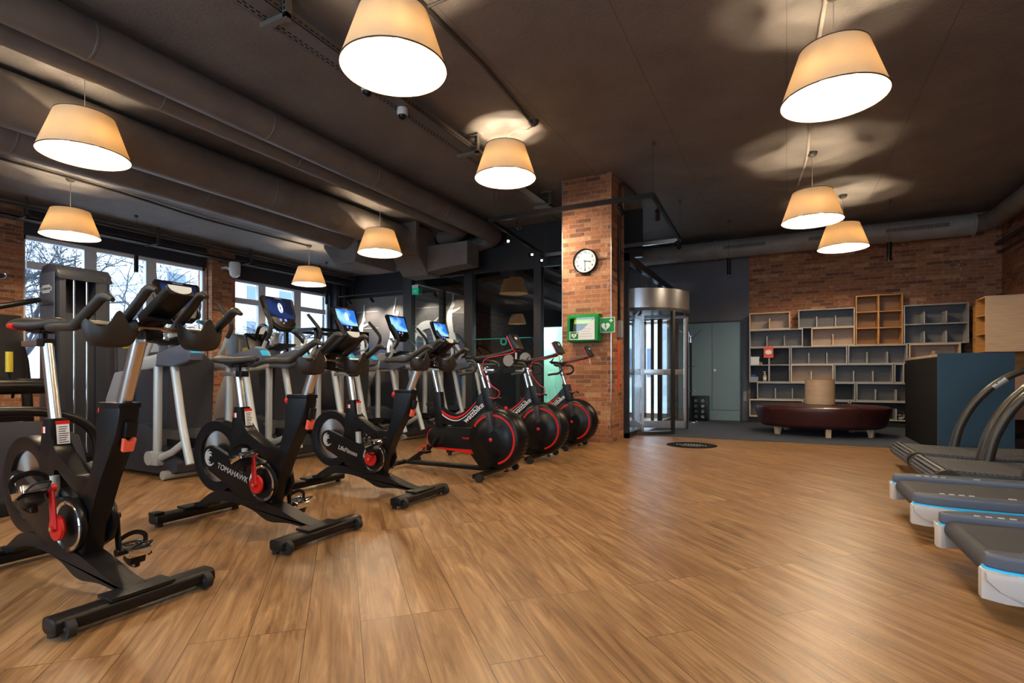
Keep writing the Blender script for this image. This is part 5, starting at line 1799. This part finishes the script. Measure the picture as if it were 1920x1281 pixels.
    text('lettering', 'wattbike', .078, (-.235, -.0315, .590), (R(90), R(-40), 0), 'white', fr)
    # seat
    obj('seat_post', B().sweep([(-.665, 0, .74), (-.735, 0, 1.0)], (.014, .021), 12, sq=.7), 'chrome', t_)
    obj('seat_slider', B().box(-.86, -.62, -.015, .015, 1.0, 1.025, .004), 'silver', t_)
    b = B()
    rr = [(.045, .012), (.068, .018), (.072, .02), (.05, .02), (.026, .018), (.020, .016), (.014, .01)]
    b.tube([(-.90, 0, 1.078), (-.88, 0, 1.08), (-.82, 0, 1.078), (-.75, 0, 1.070), (-.68, 0, 1.072), (-.62, 0, 1.076), (-.60, 0, 1.072)], rr, 16, k=3)
    sa = obj('saddle', b, 'grip', t_)
    obj('saddle_clamp', B().cyl((-.74, 0, 1.02), (-.74, 0, 1.06), .014, 10).box(-.78, -.70, -.022, .022, 1.045, 1.058, .003), 'chrome', t_)
    obj('seat_lever', B().tube([(-.70, -.03, .62), (-.74, -.07, .625), (-.76, -.075, .67)], .008, 8), 'black', t_)
    # handlebars
    obj('handlebar_post', B().sweep([(-.11, 0, .78), (-.205, 0, 1.075)], (.014, .021), 12, sq=.7), 'chrome', t_)
    b = B()
    b.box(-.26, -.13, -.022, .022, 1.065, 1.095, .005)
    b.tube([(-.20, -.20, 1.085), (-.20, -.10, 1.090), (-.20, .10, 1.090), (-.20, .20, 1.085)], .014, 10)
    obj('stem', b, 'black', t_)
    for s_ in (-1, 1):
        b = B().tube([(-.20, s_ * .20, 1.085), (-.15, s_ * .212, 1.085), (-.105, s_ * .215, 1.06), (-.10, s_ * .215, 1.01), (-.14, s_ * .215, .975), (-.22, s_ * .215, .965), (-.28, s_ * .215, .955)], .015, 10, k=4)
        obj('drop_bar', b, 'grip', t_)
        b = B().tube([(-.30, s_ * .07, 1.115), (-.20, s_ * .065, 1.110), (-.02, s_ * .05, 1.135), (.12, s_ * .04, 1.165), (.19, s_ * .02, 1.19)], .015, 10, k=4)
        obj('aero_bar', b, 'grip', t_)
        obj('elbow_pad', B().tube([(-.30, s_ * .10, 1.125), (-.20, s_ * .10, 1.12)], [(.045, .010), (.05, .012)], 12).tube([(-.27, s_ * .145, 1.125), (-.23, s_ * .15, 1.175)], [(.03, .006), (.006, .004)], 8), 'rubber', t_)
    m_ = Matrix.Translation((.20, 0, 1.255)) @ Matrix.Rotation(R(-28), 4, 'Y')
    mo = obj('monitor', B().box(-.022, .022, -.075, .075, -.075, .075, .010, m_), 'black', t_)
    obj('monitor_edge', B().box(-.026, -.016, -.078, .078, -.078, .078, .006, m_), 'red', mo)
    obj('monitor_face', B().box(-.0275, -.0262, -.066, .066, -.066, .066, 0, m_), 'anthr', mo, smooth=False)
    obj('emblem', B().box(.0222, .0235, -.022, .022, .02, .045, 0, m_), 'white_ink', mo, smooth=False)
    obj('cable_tag', B().box(.222, .224, -.05, -.018, 1.10, 1.16), 'white', mo, smooth=False)
    b = B().tube([(.19, -.02, 1.20), (.21, -.06, 1.16), (.05, -.075, 1.13), (-.08, -.08, 1.10), (-.11, -.07, .99), (-.02, -.07, .86), (.06, -.06, .80), (.03, -.05, .74), (-.06, -.04, .74)], .0045, 6, k=6)
    obj('sensor_cable', b, 'pink_red', t_, label='red sensor cable')
    obj('resistance_lever', B().tube([(-.04, 0, .70), (.01, 0, .74), (.045, 0, .73)], .009, 8).ball((.05, 0, .73), .013, sub=1), 'black', t_)
    obj('warning_tab', B().box(.10, .125, -.03, -.01, .63, .66, .004), 'red', t_)
    return t_
rb = race_bike()
rb.location = (-2.44, 4.42, 0)
rb['label'] = 'red-striped indoor bike with drum housing, nearest of the three to the viewer'
copy_tree(rb, (-2.46, 5.52, 0), None, 'red-striped indoor bike with drum housing, middle one of the three')
copy_tree(rb, (-2.47, 6.58, 0), None, 'red-striped indoor bike with drum housing, closest to the brick pillar')

# ------------------------------------------------------------------ cross trainers (local x = toward the user, origin under the console)
def cross_trainer():
    t_ = thing('cross_trainer', '', 'cross trainer', group='silver cross trainers facing away from the windows')
    # base housing
    b = B()
    b.prism([(-.95, .03), (.30, .03), (.42, .07), (.44, .16), (.30, .24), (.12, .30), (.10, .44), (-.10, .50), (-.80, .44), (-.98, .30)], -.33, .33, .05)
    obj('base_housing', b, 'anthr', t_)
    for x in (-.92, .30):
        b = B().sweep([(x, -.38, .045), (x, .38, .045)], .042, 16)
        obj('stabiliser_foot', b, 'silver_paint', t_)
    # central shroud and grey side panels
    b = B()
    b.prism([(-.62, .42), (-.30, 1.10), (-.22, 1.18), (-.02, 1.18), (.14, 1.08), (.10, .40)], -.235, .235, .05)
    obj('tower_shroud', b, 'anthr', t_)
    for s_ in (-1, 1):
        y0, y1 = sorted((s_ * .245, s_ * .30))
        b = B().prism([(-.50, 1.00), (-.66, .98), (-.82, .72), (-.90, .42), (-.84, .36), (-.46, .42), (-.40, .48), (-.42, .95)], y0, y1, .018)
        obj('side_panel', b, 'grey_panel', t_)
    b = B().prism([(-.80, .48), (-.55, 1.16), (-.36, 1.30), (-.20, 1.28), (-.22, 1.10), (-.5, .6)], -.13, .13, .03)
    obj('rear_cover', b, 'grey_panel', t_)
    for s_ in (-1, 1):
        y = s_ * .35
        # arm with dark shoulder cover and cyan tip
        b = B().sweep([(-.16, y, 1.045), (.05, y, 1.065), (.32, y, 1.10)], [(.042, .055), (.042, .062), (.042, .062)], 14, sq=.6)
        obj('rocker_arm', b, 'silver_paint', t_)
        b = B()
        b.prism([(.24, 1.03), (.26, 1.155), (.62, 1.225), (.70, 1.215), (.755, 1.14), (.745, 1.085), (.70, 1.065), (.50, 1.03)], y - .062, y + .062, .020)
        sc_ = obj('shoulder_cover', b, 'dark_grey', t_)
        b = B()
        b.sweep([(.625, y, 1.216), (.675, y, 1.214), (.715, y, 1.185), (.748, y, 1.140)], (.048, .010), 10, sq=.6)
        obj('cyan_cap', b, 'cyan', sc_, label='bright cyan cap')
        obj('vertical_link', B().cyl((.18, y, 1.04), (.17, y, .21), .036, 18), 'silver_paint', t_)
        b = B().tube([(.42, y, 1.07), (.47, y, .85), (.55, y, .50), (.66, y, .17)], .034, 16, k=4)
        obj('pedal_link', b, 'silver_paint', t_)
        b = B().cbox((.165, y, .19), (.13, .085, .13), bev=.025)
        b.cyl((.10, y - .045, .19), (.10, y + .045, .19), .065, 20)
        obj('link_joint', b, 'silver_paint', t_)
        b = B().sweep([(.20, y, .19), (.40, y, .26), (.60, y, .37)], [(.03, .036), (.028, .032), (.028, .030)], 12)
        obj('lower_strut', b, 'silver_paint', t_)
        y2 = s_ * .20
        b = B()
        b.prism([(.18, .29), (.62, .33), (.70, .37), (.70, .40), (.62, .365), (.18, .325)], y2 - .075, y2 + .075, .008)
        b.box(.19, .60, y2 - .08, y2 - .065, .30, .36, .004).box(.19, .60, y2 + .065, y2 + .08, .30, .36, .004)
        obj('foot_plate', b, 'black', t_)
        # moving handle
        b = B().tube([(-.06, y, 1.08), (.06, y * 1.02, 1.22), (.14, y * 1.02, 1.34)], .020, 12, k=4)
        obj('handle_tube', b, 'silver_paint', t_)
        b = B().tube([(.14, y * 1.02, 1.34), (.20, y * 1.02, 1.42), (.21, y * 1.0, 1.50), (.14, y * .93, 1.60), (.05, y * .88, 1.70)], [.020, .023, .023, .023, .020], 12, k=4)
        obj('handle_grip', b, 'rubber', t_)
        # fixed loop with cyan sensor
        b = B().tube([(-.20, s_ * .04, 1.28), (-.06, s_ * .12, 1.30), (.05, s_ * .20, 1.30), (.09, s_ * .235, 1.35), (.06, s_ * .24, 1.42), (-.02, s_ * .22, 1.48), (-.08, s_ * .17, 1.50)], .014, 10, k=4)
        lo_ = obj('fixed_handle', b, 'silver_paint', t_)
        b = B().tube([(.075, s_ * .238, 1.395), (.02, s_ * .23, 1.455), (-.05, s_ * .20, 1.495)], .018, 10, k=4)
        obj('sensor_sleeve', b, 'dark_grey', lo_)
        obj('cyan_button', B().cbox((-.055, s_ * .195, 1.508), (.035, .06, .016), bev=.005), 'cyan', lo_)
    obj('console_neck', B().sweep([(-.32, 0, 1.12), (-.20, 0, 1.28), (-.14, 0, 1.46)], [(.05, .04), (.045, .035), (.04, .03)], 14, sq=.7), 'silver_paint', t_)
    obj('tray', B().prism([(-.24, 1.24), (.04, 1.30), (.06, 1.325), (-.22, 1.30)], -.13, .13, .012), 'anthr', t_)
    # console
    tilt = R(-20)
    m_ = Matrix.Translation((-.07, 0, 1.71)) @ Matrix.Rotation(tilt, 4, 'Y')
    outline = [(-.225, .16), (-.21, .182), (.21, .182), (.225, .16), (.205, -.05), (.15, -.19), (.08, -.25), (-.08, -.25), (-.15, -.19), (-.205, -.05)]
    b = B().prism(outline, -.035, .012, .012, 'X')
    b.bm.transform(m_)
    co = obj('console', b, 'black', t_)
    b = B().box(.0125, .0145, -.175, .175, -.085, .150)
    b.bm.transform(m_)
    obj('screen', b, 'screen', co, smooth=False)
    b = B().box(.0125, .0145, -.05, .05, .155, .166)
    b.bm.transform(m_)
    obj('top_badge', b, 'grey_ink', co, smooth=False)
    for yy in (-.035, .035):
        b = B().lathe([(0, .0165), (.016, .0165), (.018, .0125)], (0, yy, -.115), 'X', 16)
        b.bm.transform(m_)
        obj('key', b, 'led', co)
    b = B().lathe([(0, .0165), (.010, .0165), (.012, .0125)], (0, 0, -.155), 'X', 16)
    b.bm.transform(m_)
    obj('key', b, 'yellow', co)
    b = B().tube([(-.015, .17, -.02), (.04, .13, -.20), (.05, .0, -.235), (.04, -.13, -.20), (-.015, -.17, -.02)], .011, 8, k=4)
    b.bm.transform(m_)
    obj('console_guard', b, 'black', co)
    return t_
ct = cross_trainer()
ct.location = (-5.30, 3.21, 0)
CT = [ct]
names = ['first cross trainer in the row, nearest the viewer, behind the nearest spin bike', 'second cross trainer in the row, with a white oval emblem on its dark screen',
         'third cross trainer in the row, middle one, with a bright blue screen', 'fourth cross trainer in the row, behind the third spin bike', 'fifth cross trainer in the row, nearest the studio glass']
ct['label'] = names[0]
for i, y in enumerate((4.39, 5.47, 6.57, 7.72)):
    CT.append(copy_tree(ct, (-5.30, y, 0), None, names[i + 1]))
m_ = Matrix.Translation((-.07, 0, 1.71)) @ Matrix.Rotation(R(-20), 4, 'Y')
def kid(o, base):
    return [c for c in o.children if c.name.split('.')[0] == base][0]
for i in (0, 1, 2):
    co = kid(CT[i], 'console')
    if i < 2:
        s_ = kid(co, 'screen')
        s_.data = s_.data.copy()
        s_.data.materials[0] = M['screen_dark']
        kid(co, 'screen')['label'] = 'dark blue screen'
    b = B()
    for k in range(3):
        r0 = .048 - .014 * k
        b.sweep([(.016, r0 * .62 * math.cos(R(a)), .04 + r0 * 1.25 * math.sin(R(a))) for a in range(0, 360, 15)], (.0035, .0006), 4, up=(1, 0, 0), closed=True)
    b.bm.transform(m_)
    obj('emblem', b, 'screen_white', co, smooth=False)

# ------------------------------------------------------------------ treadmills on the right (local x = toward the front of the machine)
def treadmill():
    t_ = thing('treadmill', '', 'treadmill', group='grey treadmills with cyan stripes')
    for s_ in (-1, 1):
        y0, y1 = sorted((s_ * .30, s_ * .42))
        # side cover: rounded slate top, cyan strip, pale skirt
        def rail(u, v, y0=y0, y1=y1):
            return None
        plan = [(0.035, y0), (.0, y0 + .02), (.0, y1 - .02), (.035, y1)]
        b = B()
        yo = y1 if s_ > 0 else y0
        yi = y0 if s_ > 0 else y1
        b.prism([(.03, yi), (.0, yi + s_ * .02), (.0, yi + s_ * .06), (.05, yi + s_ * .095), (.14, yo - s_ * .008), (.30, yo), (1.75, yo), (1.75, yi)], .205, .262, .014, 'Z', 3)
        rl = obj('side_rail', b, 'dark_grey', t_)
        b = B()
        b.prism([(.03, yi + s_ * .01), (-.004, yi + s_ * .02), (-.004, yi + s_ * .062), (.05, yi + s_ * .099), (.14, yo - s_ * .004), (.30, yo + s_ * .004), (.62, yo + s_ * .004), (.62, yi + s_ * .02)], .190, .208, .003, 'Z')
        obj('cyan_strip', b, 'cyan', t_, label='cyan strip')
        b = B()
        b.prism([(-.012, .20), (1.75, .20), (1.75, .10), (.55, .06), (.30, .055), (.14, .075), (.03, .13), (-.010, .17)], *sorted((yo - s_ * .035, yo)), .012)
        b.prism([(.0, yi + s_ * .005), (-.014, yi + s_ * .03), (-.014, yi + s_ * .07), (.05, yo - s_ * .012), (.10, yo - s_ * .012), (.10, yi + s_ * .06), (.02, yi + s_ * .005)], .085, .20, .008, 'Z')
        sk = obj('pale_skirt', b, 'label_white', t_, label='off-white lower skirt')
        obj('bolt', B().cyl((.14, yo - s_ * .001, .15), (.14, yo + s_ * .004, .15), .011, 12), 'dcord', sk)
        b = B()
        for k in range(4):
            b.cbox((.14 + k * .045, yi + s_ * .012, .2635), (.024, .014, .004))
        for k in range(3):
            b.cbox((.45 + k * .30, yi + s_ * .012, .2635), (.035, .012, .004))
        obj('pale_marks', b, 'label_white', rl, smooth=False)
        b = B().sweep([(1.55, s_ * .38, .24), (1.68, s_ * .39, .85), (1.72, s_ * .38, 1.15)], [(.035, .05), (.03, .045), (.03, .04)], 12, sq=.7)
        obj('upright', b, 'silver_paint', t_)
        b = B().tube([(1.70, s_ * .38, 1.05), (1.45, s_ * .37, 1.0), (1.25, s_ * .36, .96)], .020, 10, k=3)
        obj('handrail', b, 'rubber', t_)
        obj('foot', B().cyl((.30, s_ * .36, 0), (.30, s_ * .36, .07), .03, 12).cyl((1.6, s_ * .36, 0), (1.6, s_ * .36, .12), .03, 12), 'rubber', t_)
    obj('rear_roller', B().cyl((.055, -.30, .185), (.055, .30, .185), .045, 28), 'olive', t_)
    b = B()
    b.box(.055, 1.70, -.285, .285, .222, .232)
    b.box(.055, 1.70, -.285, .285, .140, .150)
    b.lathe([(.0465, -.285), (.0465, .285)], (.055, 0, .185), 'Y', 24)
    obj('running_belt', b, 'belt', t_)
    obj('motor_hood', B().prism([(1.45, .12), (1.50, .30), (1.75, .34), (1.98, .28), (2.02, .06), (1.5, .06)], -.41, .41, .03), 'dark_grey', t_)
    obj('console', B().prism([(1.55, 1.10), (1.60, 1.16), (1.78, 1.50), (1.83, 1.50), (1.80, 1.15), (1.76, 1.06)], -.40, .40, .02), 'black', t_)
    return t_
tm = treadmill()
tm.location = (.66, 4.20, 0)
tm['label'] = 'grey treadmill with cyan stripe, between the slatted treadmills and the nearest one'
copy_tree(tm, (.685, 3.04, 0), None, 'grey treadmill with cyan stripe, nearest of all the treadmills')

def slat_treadmill():
    t_ = thing('slat_treadmill', '', 'treadmill', group='black treadmills with slatted belts')
    for s_ in (-1, 1):
        b = B()
        b.prism([(.02, .155), (.0, .21), (.04, .255), (.5, .235), (1.1, .245), (1.75, .30), (1.80, .22), (1.1, .13), (.4, .115), (.08, .12)], *sorted((s_ * .40, s_ * .455)), .015)
        obj('side_frame', b, 'anthr', t_)
        for x in (.35, 1.55):
            obj('foot', B().cyl((x, s_ * .425, 0), (x, s_ * .425, .14), .035, 12), 'rubber', t_)
        b = B().tube([(.50, s_ * .43, .23), (.56, s_ * .43, .50), (.70, s_ * .42, .80), (.95, s_ * .41, 1.06), (1.35, s_ * .40, 1.22), (1.75, s_ * .38, 1.30)], [.042, .040, .038, .036, .034, .032], 16, k=5)
        hr = obj('curved_handrail', b, 'olive', t_)
        obj('metal_sleeve', B().tube([(.80, s_ * .417, .925), (.90, s_ * .413, 1.02)], .0395, 16), 'silver_paint', hr)
        b = B().cyl((.05, s_ * .40, .185), (.05, s_ * .462, .185), .086, 28)
        obj('roller_cap', b, 'olive', t_)
    # belt of slats wrapping the rear roller
    b = B()
    path = [(.05 + .080 * math.cos(R(a)), .185 + .080 * math.sin(R(a)), a) for a in range(250, 89, -24)]
    for x, z, a in path:
        b.cbox((x, 0, z), (.012, .79, .024), (0, -R(a), 0), .003)
    n_ = 52
    for i in range(n_):
        x = .075 + i * .0325
        z = .266 - .020 * math.sin(PI * min(1, x / 1.2)) + .06 * max(0, (x - 1.0) / .75) ** 1.5
        b.cbox((x, 0, z - .006), (.025, .79, .014), (0, 0, 0))
    obj('slat_belt', b, 'slat', t_, smooth=False)
    obj('belt_bed', B().box(.05, 1.72, -.38, .38, .14, .222), 'black', t_, smooth=False)
    b = B()
    for k in range(7):
        b.box(.09 + k * .23, .10 + k * .23, s_ * 0 - .395, .395, .2605, .2615)
    obj('front_post', B().tube([(1.70, -.38, 1.29), (1.74, 0, 1.31), (1.70, .38, 1.29)], .03, 12, k=4).cyl((1.72, -.30, .25), (1.74, -.30, 1.30), .03, 12).cyl((1.72, .30, .25), (1.74, .30, 1.30), .03, 12), 'olive', t_)
    obj('console', B().prism([(1.66, 1.30), (1.74, 1.58), (1.78, 1.58), (1.76, 1.28)], -.2, .2, .012), 'black', t_)
    return t_
st_ = slat_treadmill()
st_.location = (1.02, 6.50, 0)
st_['label'] = 'black slatted treadmill with curved handrails, farther one beside the blue desk'
st_.scale = (1, 1, .90)
copy_tree(st_, (1.02, 5.47, 0), None, 'black slatted treadmill with curved handrails, nearer one next to the grey treadmills')

# ------------------------------------------------------------------ weight machines by the windows
t_ = thing('weight_tower', 'tall dark weight stack tower with a white badge in front of the first window', 'weight machine', (-7.2, 2.8, 0))
outline = [(0, 0), (.34, 0), (.36, .04), (.36, .62), (.33, .68), (.0, .68)]
b = B()
b.prism([(0, 0), (.10, 0), (.10, .52), (0, .52)], .05, 2.06, .012, 'Z')
b.prism([(.10, 0), (.30, 0), (.35, .03), (.36, .08), (.10, .08)], .05, 2.06, .01, 'Z')
b.prism([(.10, .36), (.36, .36), (.37, .46), (.33, .51), (.10, .52)], .05, 2.06, .01, 'Z')
b.prism([(.10, .08), (.34, .08), (.34, .36), (.10, .36)], .05, 1.62, .008, 'Z')
obj('tower_body', b, 'anthr', t_)
b = B()
cr = [(0.0, 2.02), (.0, 2.07), (.03, 2.13), (.16, 2.155), (.30, 2.13), (.36, 2.07), (.37, 2.0), (.37, 1.98), (0, 1.98)]
b.prism(cr, .0, .52, .03)
obj('tower_cap', b, 'anthr', t_)
face = obj('front_plate', B().box(.015, .325, -.012, .0, .25, 2.05, .006), 'dark_grey', t_)
obj('lower_seam', B().box(.015, .325, -.0135, -.012, 1.70, 1.706), 'black', face, smooth=False)
b = B().prism([(.10, 1.30), (.20, 1.30), (.20, 1.50)] + [(.15 + .05 * math.cos(R(a)), 1.50 + .06 * math.sin(R(a))) for a in range(20, 161, 20)] + [(.10, 1.50)], -.016, -.0125)
obj('slot_opening', b, 'slot', face)
b = B().prism([(.05, 1.85), (.28, 1.85), (.28, 1.895), (.05, 1.895)], -.016, -.0125)
b.prism([(.09, 1.83), (.24, 1.83), (.24, 1.915), (.09, 1.915)], -.0163, -.0125)
bd = obj('badge', b, 'white', face)
text('lettering', 'TECHNOGYM', .034, (.165, -.0175, 1.872), FY, 'black_ink', bd)
b = B()
for k in range(15):
    b.box(.13, .33, .10, .34, .15 + k * .075, .215 + k * .075, .004)
obj('weight_plates', b, 'black', t_)
obj('guide_rod', B().cyl((.345, .16, .1), (.345, .16, 1.98), .012, 10).cyl((.345, .28, .1), (.345, .28, 1.98), .012, 10), 'chrome', t_)
obj('base_foot', B().box(-.05, .42, -.05, .57, 0, .06, .01), 'black2', t_)
t_ = thing('pulldown_machine', 'black seated weight machine with padded seat and yellow grip at the left edge', 'weight machine', (-6.6, 1.75, 0))
obj('frame', B().tube([(-.6, .9, .06), (.5, .9, .06)], .045, 10, sq=.7).tube([(.4, -.1, .06), (.4, .9, .06)], .045, 10, sq=.7).tube([(-.4, .9, .05), (-.45, .85, 1.1), (-.40, .7, 1.5)], .045, 10, k=3).tube([(.35, .2, .05), (.30, .2, .55)], .045, 10).tube([(-.5, -.2, .06), (-.5, .9, .06)], .045, 10), 'black2', t_)
obj('backrest', B().cbox((.05, .45, 1.15), (.14, .42, .75), (0, R(-10), 0), .04), 'black', t_)
obj('seat_pad', B().cbox((.30, .35, .60), (.45, .42, .10), (0, R(4), 0), .035), 'black', t_)
obj('thigh_roller', B().cyl((.45, .05, .85), (.45, .75, .85), .07, 20), 'black', t_)
obj('plate_housing', B().lathe([(0, -.1), (.26, -.1), (.28, -.07), (.28, .07), (.26, .1), (0, .1)], (-.25, .2, .62), 'Y', 32), 'black', t_)
for k, (x, y0, z0) in enumerate(((.0, .15, 1.55), (-.05, .45, 1.35))):
    obj('lever_arm', B().tube([(x - .2, y0 - .9, z0 + .12), (x - .15, y0 - .2, z0 + .18), (x - .2, y0 + .40, z0 + .36), (x - .45, y0 + .52, z0 + .40)], .028, 12, k=5), 'black', t_)
b = B().cyl((.45, .42, .98), (.45, .42, 1.16), .026, 16)
lv = obj('yellow_grip', b, 'yellow', t_, label='yellow adjusting grip')
obj('grip_rod', B().tube([(.45, .42, .98), (.44, .45, .82), (.35, .48, .75)], .012, 8, k=3), 'black', lv)
t_ = thing('leg_machine', 'low black machine with a rounded tube guard behind the nearest spin bike', 'weight machine', (-4.75, 1.55, 0))
obj('guard_tube', B().tube([(0, -.55, .03), (0, -.62, .35), (0, -.48, .64), (0, -.1, .70), (0, .35, .68), (0, .60, .55), (0, .66, .30), (0, .64, .03)], .034, 14, k=5, up=(1, 0, 0)), 'black', t_)
gp = obj('guard_panel', B().prism([(-.50, .12), (-.55, .36), (-.42, .58), (-.1, .635), (.33, .62), (.53, .50), (.58, .30), (.55, .12)], -.02, .012, .006, 'X'), 'anthr', t_)
for yy in (-.30, .18):
    obj('ring_bolt', B().lathe([(.018, .020), (.032, .020), (.032, .012), (.018, .012)], (0, yy, .45), 'X', 24, closed=True).lathe([(0, .024), (.010, .024), (.010, .012)], (0, yy, .45), 'X', 16), 'ring_mint', gp)
obj('base', B().box(-.7, .10, -.6, .62, 0, .09, .02), 'black2', t_)
obj('seat_pad', B().cbox((-.45, 0, .45), (.42, .45, .10), (0, R(-6), 0), .035), 'black', t_)
obj('backrest', B().cbox((-.72, 0, .80), (.10, .42, .60), (0, R(-15), 0), .035), 'black', t_)
obj('seat_post', B().box(-.50, -.40, -.05, .05, .08, .42), 'black2', t_)
# small weight tower with golden badge
def small_tower(loc, lab, badge=True, h=1.70):
    t_ = thing('small_weight_tower', lab, 'weight machine', loc, group='low weight towers with golden badges')
    b = B()
    b.prism([(0, .05), (.34, .05), (.36, h - .12), (.30, h - .03), (.12, h), (.02, h - .02), (0, h - .08)], 0, .46, .03)
    obj('tower_body', b, 'anthr', t_)
    f_ = obj('front_plate', B().box(.355, .368, .04, .30, .30, h - .14, .006), 'dark_grey', t_)
    b = B().box(.3685, .371, .07, .27, h - .34, h - .27).box(.3685, .3715, .10, .24, h - .355, h - .255)
    obj('badge', b, 'yellow', f_, smooth=False)
    obj('cable_arm', B().tube([(.2, .46, h - .10), (.25, .60, h - .10), (.30, .66, h - .3), (.3, .66, h - .6)], .03, 10, k=4), 'black', t_)
    obj('base_foot', B().box(-.05, .45, -.05, .75, 0, .06, .01), 'black2', t_)
    obj('seat_pad', B().cbox((.40, .95, .50), (.38, .36, .09), bev=.03), 'black', t_)
    obj('seat_post', B().box(.35, .45, .9, 1.0, .04, .46), 'black2', t_)
    obj('foot_rail', B().box(.32, .42, .70, 1.2, 0, .06, .01), 'black2', t_)
    return t_
s1 = small_tower((-8.95, 6.15, 0), 'low weight tower with golden badge between the first two cross trainers')
copy_tree(s1, (-8.95, 4.2, 0), None, 'low weight tower with golden badge behind the first cross trainer')
# rack by the second window
t_ = thing('cable_station', 'black cable station with pulleys in front of the second window', 'weight machine', (-9.6, 8.0, 0))
b = B()
for x in (0, .9):
    for y in (0, 1.5):
        b.box(x - .035, x + .035, y - .035, y + .035, 0, 1.95)
b.box(-.035, .935, -.035, .035, 1.88, 1.95).box(-.035, .935, 1.465, 1.535, 1.88, 1.95).box(-.035, .035, 0, 1.5, 1.88, 1.95).box(.865, .935, 0, 1.5, 1.88, 1.95)
b.box(-.035, .035, 0, 1.5, 0, .06).box(.865, .935, 0, 1.5, 0, .06)
obj('frame', b, 'black2', t_, smooth=False)
for y in (.4, .8, 1.2):
    obj('pulley', B().lathe([(0, -.02), (.07, -.02), (.06, 0), (.07, .02), (0, .02)], (.9, y, 1.78), 'X', 20), 'black', t_)
    obj('cable', B().cyl((.9, y + .06, .30), (.9, y + .06, 1.78), .004, 6), 'dcord', t_)
    b = B()
    for k in range(8):
        b.box(.80, .98, y - .12, y + .12, .10 + k * .055, .148 + k * .055)
    obj('weight_plates', b, 'black', t_, smooth=False)
t_ = thing('step_machine', 'black step machine with arched handrails behind the second cross trainer', 'step machine', (-7.35, 5.65, 0))
for s_ in (0, .62):
    obj('arched_handrail', B().tube([(.30, s_, .3), (.35, s_, 1.1), (.28, s_, 1.45), (.0, s_ + (.1 if s_ == 0 else -.1), 1.72), (-.3, s_ + (.2 if s_ == 0 else -.2), 1.74), (-.45, s_ + (.25 if s_ == 0 else -.25), 1.55)], .028, 12, k=5), 'black', t_)
obj('base_housing', B().prism([(-.6, .02), (.6, .02), (.62, .20), (.1, .45), (-.3, 1.2), (-.55, 1.2)], .02, .60, .04), 'anthr', t_)
obj('side_panel', B().prism([(-.5, .3), (-.05, .42), (-.34, 1.1), (-.5, 1.1)], -.012, .02, .01), 'grey_panel', t_)
obj('console', B().cbox((-.48, .31, 1.50), (.06, .42, .30), (0, R(-25), 0), .02), 'black', t_)
obj('console_neck', B().cyl((-.45, .31, 1.15), (-.48, .31, 1.45), .03, 12), 'black2', t_)
for y in (.16, .46):
    obj('step_pedal', B().cbox((.45, y, .35), (.40, .18, .04), (0, R(-8), 0), .012), 'rubber', t_)
